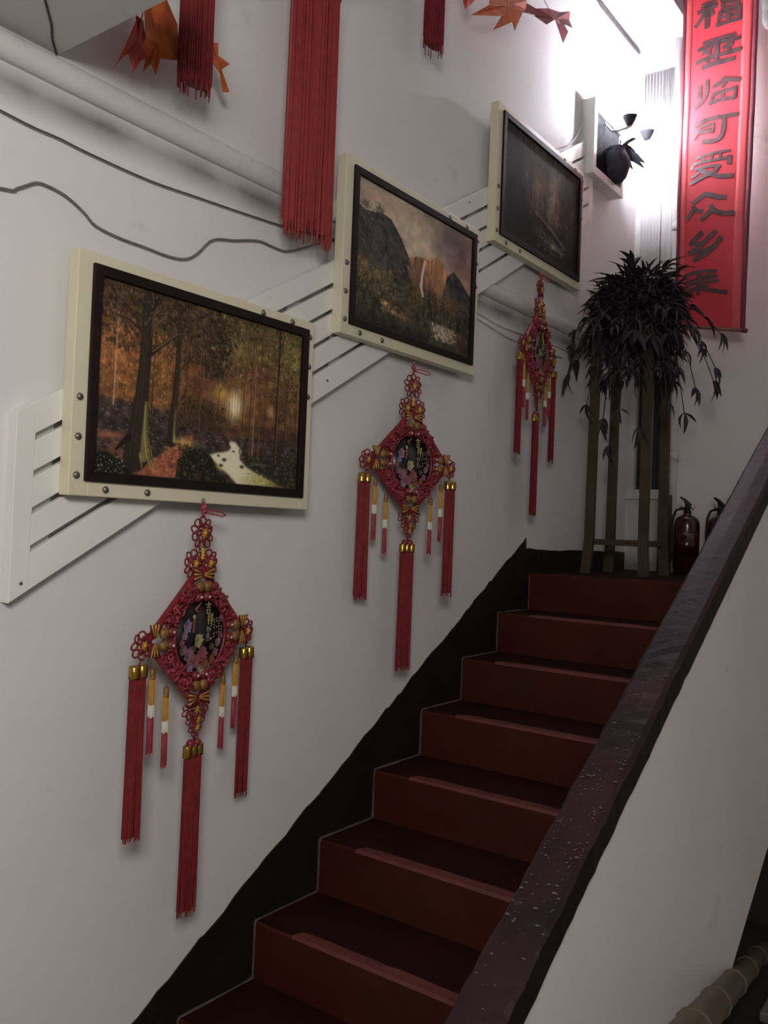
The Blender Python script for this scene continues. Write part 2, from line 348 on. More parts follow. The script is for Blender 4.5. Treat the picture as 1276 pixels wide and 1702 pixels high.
# ================================================================== STAIRS
st = thing('staircase', 'dark red painted concrete staircase rising beside the white left wall', 'stairs', (0.5, -T, FLOOR)); og = (0.5, -T, FLOOR)
for k in range(-1, 8):
    b = MB(); y0 = k * T; y1 = (k + 1) * T + 0.02; z0 = (k - 1) * R; z1 = k * R
    nseg = 14; vs = []; fs = []
    for i in range(nseg + 1):
        x = 0.002 + (XS + 0.008) * i / nseg; j = random.uniform(-0.002, 0.002); q = random.uniform(-0.0015, 0.0015)
        vs += [(x, y0, z0), (x, y0 + j * 0.5, z1 - 0.007 + q), (x, y0 + 0.006 + j, z1 + q), (x, y1, z1), (x, y1, z0)]
    for i in range(nseg):
        for a in range(5):
            fs.append((5 * i + a, 5 * i + (a + 1) % 5, 5 * i + 5 + (a + 1) % 5, 5 * i + 5 + a)); 
    b.add(vs, fs); b.add(vs[:5], [(0, 1, 2, 3, 4)]); b.add(vs[-5:], [(4, 3, 2, 1, 0)])
    for i in range(nseg):
        b.mi[5 * i + 2] = 1; b.mi[5 * i + 1] = 0
    sp = b.build('step', ['riser_paint', 'tread_paint_shaded'], st, og)
    if k < 7:
        b = MB(); vs = []; fs = []; ns = 16
        for i in range(ns + 1):
            x = 0.152 + (XS - 0.155) * i / ns; d = 0.043 + random.uniform(-0.004, 0.004)
            if i == 0: d = 0.036
            vs += [(x, y0 - 0.0015, z1 - 0.006), (x, y0 + 0.004, z1 + 0.0032), (x + (0.012 if i == 0 else 0), y0 + d, z1 + 0.0032), (x, y0 + d, z1 - 0.002)]
        for i in range(ns):
            for a in range(4): fs.append((4 * i + a, 4 * i + (a + 1) % 4, 4 * i + 4 + (a + 1) % 4, 4 * i + 4 + a))
        fs += [(0, 1, 2, 3), (4 * ns + 3, 4 * ns + 2, 4 * ns + 1, 4 * ns)]
        b.add(vs, fs); b.build('nosing_strip', 'strip_paint', sp, og)
    b = MB(); pts = [(0.007, y0 - 0.001, z0 + 0.004), (0.007, y0 - 0.001, z1 - 0.004)] + [(0.007, y0 + 0.004 + (T - 0.006) * i / 5, z1 + 0.001 + random.uniform(-0.001, 0.001)) for i in range(6)]
    if k == 7: pts = pts[:2]
    b.tube(pts, [random.uniform(0.0022, 0.0045) for _ in pts], 5); b.build('plaster_joint', 'joint_dust', sp, og)
b = MB(); b.prism([(-0.2, FLOOR), (0.07, FLOOR), (YL + 0.3, off(YL + 0.3, -0.37)), (YL + 0.3, LAND - 0.165), (YL, LAND - 0.17), (-0.2, -0.32)], 'x', 0.004, XS + 0.008)
b.build('sloping_slab', 'plaster', st, og)
# ------------------------------------------------------------------ parapet with its red-brown coping
pr = thing('stair_parapet', 'white sloping parapet wall with chipped maroon coping along the open side of the stairs', 'parapet', (1.145, -0.7, FLOOR)); og = (1.145, -0.7, FLOOR)
b = MB(); b.prism([(-0.78, FLOOR), (0.07, FLOOR), (2.35, off(2.35, -0.37)), (2.35, off(2.35, 0.79)), (-0.78, off(-0.78, 0.79))], 'x', XS + 0.012, 1.178)
b.build('parapet_wall', 'plaster', pr, og)
b = MB(); vs = []; fs = []; y = -0.8; i = 0
while y < 2.36:
    ch = 0.0012 if y > 0.40 else 0.0036
    j = [random.uniform(-ch, ch) for _ in range(8)]
    sec = [(XS, 0.785), (XS - 0.001 + j[0] * .3, 0.838 + j[1]), (XS + 0.006 + abs(j[2]), 0.847 + j[0] * .4), (1.145, 0.849 + j[5] * .5), (1.181 - abs(j[3]), 0.846 + j[4] * .5), (1.189 + j[5] * .4, 0.838 + j[6]), (1.190 + j[7] * .3, 0.782 + abs(j[3])), (1.178, 0.781)]
    vs += [(x, y, off(y, o_)) for (x, o_) in sec]
    if i:
        for a in range(8): fs.append((8 * i - 8 + a, 8 * i - 8 + (a + 1) % 8, 8 * i + (a + 1) % 8, 8 * i + a))
    i += 1; y += 0.022
fs += [tuple(range(8)), tuple(8 * (i - 1) + a for a in range(7, -1, -1))]
b.add(vs, fs)
for f in range((i - 1) * 8):
    b.mi[f] = 1 if f % 8 in (5, 6, 7) else 0
b.build('coping', ['coping_paint', 'coping_edge_paint'], pr, og)
# lumps of flaked paint and plaster spatter on the lower coping
b = MB()
for q in range(230):
    y = random.gauss(-0.06, 0.17) if q < 190 else random.uniform(-0.5, 1.0) ; x = random.uniform(XS + 0.006, 1.183); r_ = random.uniform(0.0007, 0.0022)
    if y > 1.1: continue
    b.ball((x, y, off(y, 0.8475)), r_, 6, 4, (random.uniform(0.6, 2.6), random.uniform(0.7, 3.2), 0.5))
stuff(b.build('plaster_spatter', 'old_label', pr, og))
# ------------------------------------------------------------------ what lies under the stairs, lower right
b = MB(); b.smooth = True
p0 = Vector((1.40, -0.42, 0.60)); p1 = Vector((0.98, 2.25, -0.312))
bp = thing('bamboo_pole', 'thick tan bamboo pole slanting past the bottom edge of the white parapet, lower right', 'pole', tuple(p0))
d = (p1 - p0).normalized(); L = (p1 - p0).length
b = MB(); b.smooth = True
b.tube([p0 + d * (L * i / 12) for i in range(13)], 0.031, 14); b.build('culm', 'bamboo', bp, tuple(p0))
for s_ in (0.16, 0.52, 0.90, 1.34, 1.80, 2.3):
    b = MB(); b.smooth = True; q = p0 + d * s_
    b.tube([q - d * 0.008, q - d * 0.003, q + d * 0.003, q + d * 0.008], [0.0312, 0.0345, 0.0345, 0.0312], 14); b.build('node_ring', 'bamboo_node', bp, tuple(p0))

gb = thing('storage_box', 'dull grey lidded box on the floor under the bamboo pole', 'box', (1.3, 1.35, FLOOR)); og = (1.3, 1.35, FLOOR)
b = MB(); b.box(1.21, 1.52, 1.15, 1.55, FLOOR, -0.06); b.build('box_body', 'grey_panel', gb, og, 0.006)
b = MB(); b.box(1.20, 1.53, 1.14, 1.56, -0.06, -0.03); b.build('lid', 'grey_panel', gb, og, 0.006)
# ================================================================== SLATTED RAIL BEHIND THE PICTURES
rail = thing('slatted_wall_rail', 'long white slatted wooden rail fixed up the wall parallel to the stairs, behind the pictures', 'rail', (0, 0.9, off(0.9, 1.66))); og = (0, 0.9, off(0.9, 1.66))
for (lo, hi) in ((1.805, 1.876), (1.722, 1.789), (1.640, 1.707), (1.556, 1.624), (1.458, 1.540)):
    b = MB(); y0, y1 = -0.506, 2.40; b.prism([(y0, off(y0, lo)), (y1, off(y1, lo)), (y1, off(y1, hi)), (y0, off(y0, hi))], 'x', 0.013, 0.031)
    b.build('slat', 'white_wood', rail, og, 0.0015)
for (y0, y1) in ((-0.552, -0.506), (2.40, 2.44)):
    b = MB(); b.prism([(y0, off(y0, 1.458)), (y1, off(y1, 1.458)), (y1, off(y1, 1.876)), (y0, off(y0, 1.876))], 'x', 0.0, 0.032)
    b.build('stile', 'white_wood', rail, og, 0.0015)
for y0 in (-0.506, 0.30, 0.50, 1.30, 1.42, 2.20):
    w_ = 0.055
    b = MB(); b.prism([(y0, off(y0, 1.46)), (y0 + w_, off(y0 + w_, 1.46)), (y0 + w_, off(y0 + w_, 1.87)), (y0, off(y0, 1.87))], 'x', 0.0, 0.013)
    b.build('batten', 'gap_batten', rail, og)
for (y, o_) in ((-0.525, 1.485), (1.28, 1.85), (1.30, 1.75), (0.475, 1.50)):
    b = MB(); b.smooth = True; b.lathe([(0.004, 0.030), (0.004, 0.0335)], (0, y, off(y, o_)), 8, 'x'); b.build('screw', 'screw_metal', rail, og)
# ================================================================== PAINTINGS (oil landscapes, colours only)
def fbm(H, W, sx, sy, seed, octv=5):
    r = np.random.RandomState(seed); out = np.zeros((H, W)); amp = 1.0; tot = 0
    for o_ in range(octv):
        gx, gy = max(2, int(sx * 2 ** o_)), max(2, int(sy * 2 ** o_))
        g = r.rand(gy + 2, gx + 2)
        ys = np.linspace(0, gy, H, endpoint=False); xs = np.linspace(0, gx, W, endpoint=False)
        yi = ys.astype(int); xi = xs.astype(int); fy = (ys - yi)[:, None]; fx = (xs - xi)[None, :]
        fy = fy * fy * (3 - 2 * fy); fx = fx * fx * (3 - 2 * fx)
        a = g[yi][:, xi]; b_ = g[yi][:, xi + 1]; c = g[yi + 1][:, xi]; d = g[yi + 1][:, xi + 1]
        out += amp * ((a * (1 - fx) + b_ * fx) * (1 - fy) + (c * (1 - fx) + d * fx) * fy); tot += amp; amp *= 0.55
    return out / tot
class Canvas:
    def __init__(s, W, H, aspect): s.W, s.H = W, H; s.a = aspect; s.v, s.u = np.meshgrid(np.linspace(0, 1, H), np.linspace(0, 1, W), indexing='ij'); s.img = np.zeros((H, W, 3))
    def blend(s, m, col):
        m = np.clip(m, 0, 1)[..., None]; s.img = s.img * (1 - m) + np.array(col, float) * m if not isinstance(col, np.ndarray) else s.img * (1 - m) + col * m
    def blob(s, u, v, ru, rv, col, p=1.0, k=1.0): s.blend(k * np.exp(-(((s.u - u) / ru) ** 2 + ((s.v - v) / rv) ** 2) ** p), col)
    def seg(s, pts, col, soft=0.0035, k=1.0):
        """brush stroke through (u, v, half width) points"""
        m = np.zeros_like(s.u)
        for (a, b_) in zip(pts[:-1], pts[1:]):
            du, dv = (b_[0] - a[0]) * s.a, b_[1] - a[1]; L = du * du + dv * dv + 1e-12
            t = np.clip(((s.u - a[0]) * s.a * du + (s.v - a[1]) * dv) / L, 0, 1)
            d = np.hypot((s.u - a[0]) * s.a - t * du, s.v - a[1] - t * dv); w_ = a[2] + (b_[2] - a[2]) * t
            m = np.maximum(m, np.clip((w_ - d) / soft + 0.5, 0, 1))
        s.blend(m * k, col)
    def inside(s, poly, soft=0.012):
        m = np.zeros(s.u.shape, bool); n = len(poly)
        for i in range(n):
            (x0, y0), (x1, y1) = poly[i], poly[(i + 1) % n]
            c = ((y0 > s.v) != (y1 > s.v)) & (s.u < (x1 - x0) * (s.v - y0) / (y1 - y0 + 1e-12) + x0); m ^= c
        m = m.astype(float)
        for _ in range(max(0, int(soft * s.H))):
            m = (m + np.roll(m, 1, 0) + np.roll(m, -1, 0) + np.roll(m, 1, 1) + np.roll(m, -1, 1)) / 5
        return m
    def speck(s, mask, col, seed, dens=0.05, k=0.8):
        r = np.random.RandomState(seed); m = (r.rand(s.H, s.W) < dens) * mask
        m = np.maximum(m, 0.5 * np.roll(m, 1, 1)); s.blend(m * k, col)
def dabs(c, n, u0, u1, v0, v1, cols, seed, rmin, rmax, k=0.8, keep=None, ang=None, asp=2.2):
    """n short leaf-like brush dabs scattered over a part of the canvas"""
    r = np.random.RandomState(seed); H, W = c.H, c.W
    for i in range(n):
        u = r.uniform(u0, u1); v = r.uniform(v0, v1)
        if keep is not None and r.rand() > keep(u, v): continue
        rad = r.uniform(rmin, rmax); a = r.uniform(0, 3.14) if ang is None else ang + r.uniform(-.5, .5); col = np.array(cols[r.randint(len(cols))], float) * r.uniform(0.75, 1.2)
        px, py = u * W, v * H; R_ = int(rad * H * asp) + 2; x0, x1 = max(0, int(px) - R_), min(W, int(px) + R_ + 1); y0, y1 = max(0, int(py) - R_), min(H, int(py) + R_ + 1)
        if x0 >= x1 or y0 >= y1: continue
        X, Y = np.meshgrid(np.arange(x0, x1) - px, np.arange(y0, y1) - py); p = (X * math.cos(a) + Y * math.sin(a)) / (rad * H * asp); q = (-X * math.sin(a) + Y * math.cos(a)) / (rad * H)
        m = (np.clip(1.3 - (p * p + q * q), 0, 1) * k)[..., None]; c.img[y0:y1, x0:x1] = c.img[y0:y1, x0:x1] * (1 - m) + col * m
def tree(c, pts, dark, lit, seed):
    """a trunk with bark shading: dark left flank, lit right flank"""
    c.seg(pts, dark, 0.006); r = np.random.RandomState(seed)
    for q in range(5):
        o_ = r.uniform(-.6, .6); c.seg([(p[0] + o_ * p[2] / c.a, p[1], 0.0016) for p in pts], tuple(np.array(dark) * r.uniform(1.2, 1.9)), 0.005, 0.6)
    if lit: c.seg([(p[0] + (0.70 * p[2] - 0.002) / c.a, p[1], p[2] * 0.13 * (0.35 + j)) for j, p in enumerate(pts[lit[1]:])], lit[0], 0.012, 0.8)
def forest():
    c = Canvas(420, 284, 1.49); H, W = c.H, c.W; u, v = c.u, c.v
    n1 = fbm(H, W, 9, 7, 1); n2 = fbm(H, W, 40, 28, 2); n3 = fbm(H, W, 5, 4, 3); tx = fbm(H, W, 90, 30, 4, 3)
    c.img[:] = (88, 58, 36)
    c.blend((1 - v * 2.2) * 0.9, (60, 46, 34)); c.blob(0.08, 0.36, 0.12, 0.24, (146, 90, 48), 1, 0.95); c.blob(0.28, 0.42, 0.11, 0.2, (112, 80, 42), 1, 0.85)
    c.blob(0.46, 0.42, 0.10, 0.18, (96, 58, 38), 1, 0.8); c.blob(0.70, 0.42, 0.13, 0.22, (112, 72, 46), 1, 0.85); c.blob(0.93, 0.18, 0.12, 0.22, (124, 112, 58), 1, 0.85); c.blob(0.62, 0.16, 0.10, 0.12, (108, 98, 58), 1, 0.8); c.blob(0.78, 0.10, 0.10, 0.1, (84, 74, 42), 1, 0.7)
    c.blob(0.93, 0.5, 0.1, 0.14, (92, 74, 46), 1, 0.8)
    c.img *= (0.62 + 0.76 * n2)[..., None]
    dabs(c, 1500, 0, 0.6, 0.0, 0.34, [(58, 44, 34), (40, 31, 25), (76, 60, 44), (92, 72, 46)], 51, 0.004, 0.009, 0.7)
    dabs(c, 900, 0, 0.34, 0.22, 0.6, [(150, 92, 50), (122, 74, 40), (170, 112, 66), (92, 58, 34)], 52, 0.003, 0.007, 0.6)
    dabs(c, 1300, 0.5, 1.0, 0.0, 0.45, [(96, 84, 48), (74, 62, 36), (132, 120, 74), (60, 44, 28), (106, 72, 44)], 53, 0.003, 0.008, 0.65)
    dabs(c, 700, 0.30, 0.95, 0.30, 0.6, [(104, 62, 40), (84, 50, 34), (126, 80, 52), (70, 44, 30)], 54, 0.003, 0.007, 0.55)
    dabs(c, 500, 0.46, 0.62, 0.05, 0.40, [(38, 30, 24), (52, 40, 30), (70, 58, 40)], 55, 0.004, 0.010, 0.75, lambda a, b_: math.exp(-((a - .52) / .06) ** 2))
    for i in range(60):                                                     # haze of far trunks
        x = RNG.rand(); c.seg([(x, 0.14 + 0.2 * RNG.rand(), 0.0012), (x + 0.004, 0.56 + 0.08 * RNG.rand(), 0.002)], (58, 36, 24) if RNG.rand() < 0.65 else (142, 104, 66), 0.004, 0.4)
    c.blob(0.61, 0.52, 0.11, 0.10, (166, 132, 76), 1, 0.6); c.blob(0.63, 0.535, 0.034, 0.075, (244, 226, 180), 1.1, 0.95); c.blob(0.55, 0.47, 0.03, 0.035, (196, 158, 66), 1, 0.7); c.blob(0.83, 0.53, 0.018, 0.035, (206, 160, 124), 1, 0.55)
    for x in (0.60, 0.615, 0.63, 0.642, 0.66): c.seg([(x, 0.36, 0.0015), (x, 0.63, 0.0024)], (98, 66, 34), 0.004, 0.7)
    ground = c.inside([(0, 0.60), (0.25, 0.63), (0.36, 0.64), (0.50, 0.67), (0.60, 0.73), (0.70, 0.72), (0.8, 0.70), (1, 0.67), (1, 1), (0, 1)], 0.02)
    c.blend(ground * 0.95, np.clip(np.stack([56 + 60 * (n2 - .5), 45 + 50 * (n2 - .5), 41 + 46 * (n2 - .5)], -1), 8, 255))
    dabs(c, 1500, 0, 1, 0.62, 0.86, [(84, 72, 68), (62, 52, 48), (108, 96, 94), (44, 34, 30), (74, 54, 40)], 56, 0.0025, 0.006, 0.6, lambda a, b_: 0.9, 0.35)
    c.blob(0.46, 0.615, 0.09, 0.075, (54, 38, 28), 1.6, 0.9); dabs(c, 260, 0.36, 0.58, 0.53, 0.70, [(62, 44, 30), (40, 30, 22), (84, 62, 42)], 57, 0.003, 0.007, 0.7); c.blob(0.53, 0.68, 0.06, 0.04, (64, 42, 30), 1, 0.7); c.blob(0.82, 0.665, 0.22, 0.035, (66, 44, 34), 1.3, 0.75)
    path = c.inside([(0.15, 1.0), (0.22, 0.94), (0.28, 0.87), (0.35, 0.80), (0.40, 0.745), (0.43, 0.745), (0.415, 0.80), (0.39, 0.86), (0.365, 0.93), (0.35, 1.0)], 0.03)
    c.blend(path, np.stack([136 + 70 * (n2 - .5), 76 + 56 * (n2 - .5), 52 + 44 * (n2 - .5)], -1)); dabs(c, 320, 0.15, 0.43, 0.78, 1.0, [(158, 92, 62), (110, 60, 42), (176, 112, 78)], 58, 0.0025, 0.006, 0.6, lambda a, b_: 1.0 if abs(a - (0.43 - 0.75 * (b_ - 0.74))) < 0.07 else 0, -0.6)
    c.blob(0.06, 0.80, 0.06, 0.018, (148, 86, 62), 1, 0.9); c.blob(0.11, 0.90, 0.07, 0.03, (104, 62, 46), 1, 0.8); dabs(c, 120, 0.0, 0.2, 0.82, 0.95, [(128, 76, 56), (84, 50, 40)], 59, 0.003, 0.006, 0.6, None, 0.3)
    c.blob(0.39, 0.79, 0.05, 0.022, (196, 172, 86), 1, 0.55)
    wt = c.inside([(0.612, 0.748), (0.640, 0.748), (0.668, 0.785), (0.677, 0.81), (0.664, 0.842), (0.70, 0.885), (0.76, 0.92), (0.86, 0.965), (0.93, 1.0), (0.66, 1.0), (0.61, 0.945), (0.56, 0.90), (0.525, 0.865), (0.512, 0.84), (0.545, 0.825), (0.585, 0.815), (0.612, 0.80), (0.618, 0.778), (0.606, 0.762)], 0.022)
    f = np.clip((u - .66) * 4.5, 0, 1) * np.clip((v - .8) * 6, 0, 1)
    c.blend(wt, np.stack([204 - 84 * f - 40 * (n2 - .5), 197 - 78 * f - 40 * (n2 - .5), 168 - 116 * f - 30 * (n2 - .5)], -1))
    c.blob(0.565, 0.905, 0.025, 0.02, (190, 180, 108), 1, 0.7); c.blob(0.78, 0.965, 0.09, 0.022, (176, 164, 84), 1, 0.6); c.blob(0.90, 0.985, 0.06, 0.02, (96, 86, 34), 1, 0.7); dabs(c, 60, 0.68, 0.92, 0.91, 1.0, [(212, 204, 150), (120, 110, 52)], 60, 0.002, 0.004, 0.6, None, 0.25, 4)
    for (x, y, r_) in ((0.585, 0.86, 0.012), (0.57, 0.895, 0.011), (0.68, 0.89, 0.012), (0.555, 0.84, 0.008), (0.632, 0.805, 0.007)): c.blob(x, y, r_, r_ * 0.9, (52, 50, 40), 2, 0.95)
    bush = c.inside([(0.35, 1.0), (0.36, 0.89), (0.39, 0.83), (0.46, 0.815), (0.52, 0.86), (0.55, 0.92), (0.61, 1.0)], 0.03)
    c.blend(bush, (28, 28, 19)); dabs(c, 520, 0.34, 0.62, 0.80, 1.0, [(36, 38, 24), (52, 54, 34), (22, 22, 15), (78, 76, 52), (66, 42, 32)], 61, 0.003, 0.0065, 0.75, lambda a, b_: 1.0 if (0.355 < a < 0.41 + 0.75 * (b_ - 0.80) + 0.05) else 0)
    lb = c.inside([(0, 0.89), (0.06, 0.89), (0.13, 0.94), (0.17, 1.0), (0, 1.0)], 0.03); c.blend(lb, (26, 26, 20)); dabs(c, 130, 0, 0.16, 0.89, 1.0, [(40, 42, 30), (24, 24, 18)], 62, 0.003, 0.006, 0.7); dabs(c, 46, 0.0, 0.14, 0.90, 0.99, [(170, 172, 168), (120, 122, 118)], 63, 0.0022, 0.004, 0.75, None, None, 1.2)
    rb = c.inside([(0.665, 0.815), (0.72, 0.79), (0.82, 0.80), (1, 0.80), (1, 1), (0.93, 1.0), (0.82, 0.935), (0.70, 0.875)], 0.04)
    c.blend(rb * 0.9, (42, 38, 27)); dabs(c, 520, 0.66, 1.0, 0.78, 1.0, [(54, 50, 36), (34, 32, 22), (78, 74, 60), (96, 92, 80), (60, 44, 32)], 64, 0.003, 0.006, 0.7, lambda a, b_: 1.0 if b_ < 0.82 + (a - 0.62) * 0.62 else 0); c.blob(0.78, 0.865, 0.05, 0.008, (120, 114, 94), 1, 0.6)
    for (x, t0, b0, wd, colr, kk) in ((0.075, 0.16, 0.64, 0.003, (172, 142, 122), .85), (0.03, 0.36, 0.56, 0.002, (164, 118, 90), .7), (0.235, 0.2, 0.66, 0.004, (54, 38, 24), .9), (0.385, 0.25, 0.62, 0.004, (60, 40, 26), .9),
                         (0.452, 0.24, 0.71, 0.0045, (72, 46, 32), .9), (0.43, 0.3, 0.6, 0.003, (74, 50, 30), .8), (0.545, 0.45, 0.62, 0.003, (60, 40, 24), .8), (0.675, 0.3, 0.68, 0.0035, (66, 40, 26), .9),
                         (0.715, 0.12, 0.82, 0.0055, (76, 44, 30), 1), (0.735, 0.22, 0.81, 0.004, (132, 98, 70), .9), (0.765, 0.05, 0.83, 0.0055, (84, 50, 34), 1), (0.80, 0.18, 0.74, 0.0045, (70, 44, 28), .9), (0.865, 0.0, 0.85, 0.009, (46, 31, 21), 1), (0.92, 0.25, 0.75, 0.005, (58, 40, 28), .9), (0.98, 0.3, 0.7, 0.003, (62, 42, 30), .7)):
        c.seg([(x + 0.004, t0, wd * 0.6), (x, (t0 + b0) / 2, wd * 0.85), (x - 0.003, b0, wd * 1.2)], colr, 0.005, kk)
        if wd >= 0.004: c.seg([(x + 0.003, t0 + 0.35 * (b0 - t0), wd * 0.25), (x + 0.002, b0, wd * 0.45)], (156, 126, 88), 0.004, 0.4)
        for q in range(5):
            y = t0 + (b0 - t0) * RNG.uniform(0.02, 0.35); sg = RNG.choice([-1, 1]); c.seg([(x, y, wd * 0.4), (x + sg * 0.02, y - 0.05, wd * 0.25), (x + sg * 0.03, y - 0.09, wd * 0.15)], colr, 0.004, kk * 0.7)
    c.seg([(0.865, 0.14, 0.004), (0.89, 0.06, 0.003), (0.91, 0.02, 0.002)], (46, 30, 20), 0.004)
    tree(c, [(0.345, 0.04, 0.013), (0.342, 0.25, 0.015), (0.338, 0.45, 0.018), (0.33, 0.62, 0.021), (0.325, 0.74, 0.027), (0.325, 0.79, 0.036)], (44, 35, 28), ((160, 152, 74), 3), 71)
    for br in ([(0.34, 0.42, 0.006), (0.37, 0.36, 0.005), (0.41, 0.30, 0.003), (0.46, 0.25, 0.002)], [(0.34, 0.3, 0.009), (0.36, 0.16, 0.006), (0.38, 0.04, 0.004)], [(0.34, 0.3, 0.008), (0.31, 0.17, 0.005), (0.28, 0.08, 0.003)], [(0.37, 0.29, 0.005), (0.395, 0.12, 0.003)], [(0.33, 0.25, 0.005), (0.29, 0.2, 0.003), (0.26, 0.12, 0.002)]): c.seg(br, (52, 40, 30), 0.004, 0.95)
    tree(c, [(0.205, -0.02, 0.038), (0.20, 0.2, 0.036), (0.195, 0.42, 0.038), (0.185, 0.62, 0.045), (0.175, 0.78, 0.058), (0.172, 0.90, 0.078)], (44, 35, 28), ((120, 110, 62), 3), 72)
    for q in (0.0, 0.010, 0.022): c.seg([(0.204 + q * .4, 0.60, 0.002), (0.206 + q * .6, 0.78, 0.004), (0.220 + q, 0.89, 0.0045), (0.24 + q * 1.6, 0.955, 0.002)], (160 - 2000 * q, 152 - 2000 * q, 78 - 1100 * q), 0.007, 0.8)
    c.seg([(0.19, 0.88, 0.007), (0.203, 0.965, 0.003)], (128, 118, 62), 0.008, 0.8); c.seg([(0.14, 0.80, 0.02), (0.09, 0.87, 0.006)], (36, 26, 21), 0.006)
    c.seg([(0.21, 0.345, 0.017), (0.27, 0.275, 0.011), (0.33, 0.205, 0.008), (0.38, 0.18, 0.005), (0.43, 0.165, 0.003)], (42, 32, 26), 0.005); c.seg([(0.225, 0.325, 0.004), (0.28, 0.26, 0.004), (0.33, 0.20, 0.003), (0.43, 0.162, 0.0015)], (120, 104, 82), 0.005, 0.75)
    c.seg([(0.185, 0.26, 0.012), (0.15, 0.17, 0.009), (0.11, 0.11, 0.006), (0.06, 0.07, 0.003)], (56, 44, 35), 0.005); c.seg([(0.175, 0.23, 0.008), (0.13, 0.19, 0.005), (0.05, 0.17, 0.002)], (48, 37, 30), 0.005); c.seg([(0.15, 0.17, 0.004), (0.14, 0.09, 0.002)], (48, 37, 30), 0.005)
    c.seg([(0.215, 0.0, 0.005), (0.225, 0.12, 0.004), (0.218, 0.25, 0.003)], (88, 78, 68), 0.006, 0.7); c.seg([(0.22, 0.1, 0.012), (0.26, 0.0, 0.010)], (38, 30, 25), 0.005); c.seg([(0.235, 0.09, 0.005), (0.30, 0.02, 0.003)], (80, 66, 50), 0.004, 0.8)
    dabs(c, 420, 0.0, 0.55, 0.0, 0.20, [(50, 39, 31), (72, 58, 42), (36, 28, 23), (96, 78, 54)], 73, 0.0025, 0.006, 0.6)
    c.img *= (0.88 + 0.24 * n2)[..., None]; g = c.img.mean(2, keepdims=True); c.img = g + (c.img - g) * 0.88
    return c.img
def waterfall():
    c = Canvas(240, 165, 1.49); H, W = c.H, c.W; u, v = c.u, c.v; n1 = fbm(H, W, 6, 5, 21); n2 = fbm(H, W, 26, 20, 22); n3 = fbm(H, W, 4, 3, 23); st_ = fbm(H, W, 60, 5, 24, 3)
    c.img[:] = (136, 122, 108); c.blob(0.45, 0.3, 0.25, 0.3, (158, 145, 122), 1, 0.9); c.blob(0.85, 0.12, 0.22, 0.16, (84, 72, 76), 1, 0.9); c.blob(0.92, 0.30, 0.16, 0.12, (96, 72, 68), 1, 0.9); c.blob(0.70, 0.20, 0.10, 0.05, (112, 100, 96), 1, 0.7); c.blob(0.2, 0.08, 0.2, 0.06, (140, 118, 104), 1, 0.5)
    c.blob(0.98, 0.4, 0.1, 0.1, (134, 100, 88), 1, .7); c.img *= (0.8 + 0.4 * n1)[..., None]
    mesa = c.inside([(0.40, 0.44), (0.435, 0.39), (0.50, 0.36), (0.60, 0.345), (0.685, 0.28), (0.72, 0.33), (0.77, 0.39), (0.85, 0.47), (0.85, 0.75), (0.38, 0.75)], 0.008)
    c.blend(mesa, np.stack([124 + 120 * (st_ - .5), 90 + 94 * (st_ - .5), 66 + 80 * (st_ - .5)], -1)); c.blob(0.49, 0.55, 0.08, 0.14, (72, 52, 44), 1, 0.8); c.blob(0.62, 0.40, 0.06, 0.1, (146, 106, 74), 1, 0.5); c.blob(0.56, 0.62, 0.1, 0.08, (120, 90, 80), 1, 0.5)
    c.seg([(0.555, 0.375, 0.006), (0.535, 0.5, 0.010), (0.53, 0.58, 0.012), (0.555, 0.66, 0.012)], (186, 172, 160), 0.02, 0.9)
    rm = c.inside([(0.76, 0.42), (0.80, 0.37), (0.83, 0.34), (0.86, 0.37), (0.91, 0.40), (0.95, 0.45), (1.0, 0.49), (1.0, 0.8), (0.7, 0.8), (0.72, 0.6)], 0.008); c.blend(rm, np.stack([46 + 40 * (n2 - .5), 44 + 40 * (n2 - .5), 46 + 40 * (n2 - .5)], -1))
    cl = c.inside([(0, 0.19), (0.06, 0.21), (0.12, 0.20), (0.20, 0.18), (0.26, 0.185), (0.30, 0.23), (0.35, 0.29), (0.39, 0.36), (0.43, 0.42), (0.44, 0.55), (0.47, 0.7), (0.0, 0.8)], 0.006)
    c.blend(cl, np.stack([48 + 46 * (n2 - .5), 46 + 42 * (n2 - .5), 46 + 40 * (n2 - .5)], -1)); c.blob(0.36, 0.36, 0.03, 0.07, (88, 62, 54), 1, 0.6)
    dabs(c, 700, 0, 0.46, 0.18, 0.62, [(42, 42, 42), (58, 56, 56), (72, 70, 70), (50, 46, 40), (34, 34, 34)], 81, 0.004, 0.012, 0.5, lambda a, b_: 1.0 if b_ > (0.21 if a < 0.27 else 0.21 + (a - 0.27) * 1.35) else 0, 0.9)
    for (x0, h_) in ((0.06, 0.07), (0.08, 0.05), (0.15, 0.06), (0.17, 0.09), (0.19, 0.06), (0.035, 0.05)):
        for q in range(6): c.seg([(x0, 0.20, 0.0022), (x0 + 0.03 * (RNG.rand() - .5), 0.20 - h_ * RNG.uniform(.4, .7), 0.0014), (x0 + 0.06 * (RNG.rand() - .5), 0.20 - h_ * RNG.uniform(.8, 1.1), 0.0008)], (66, 56, 48), 0.005, 0.7)
        dabs(c, 14, x0 - 0.03, x0 + 0.03, 0.20 - h_, 0.19, [(86, 76, 64), (70, 60, 50)], int(x0 * 999), 0.004, 0.008, 0.45)
    dabs(c, 260, 0.40, 0.86, 0.36, 0.66, [(150, 112, 84), (104, 76, 58), (128, 92, 68), (84, 62, 50)], 82, 0.003, 0.008, 0.45, lambda a, b_: 1.0 if b_ > 0.40 + max(0, a - 0.7) * .8 else 0, 1.5, 3.5)
    c.blend(np.clip((v - 0.56) * 5, 0, 1) * 0.92, np.stack([42 + 56 * (n2 - .5), 38 + 50 * (n2 - .5), 30 + 40 * (n2 - .5)], -1))
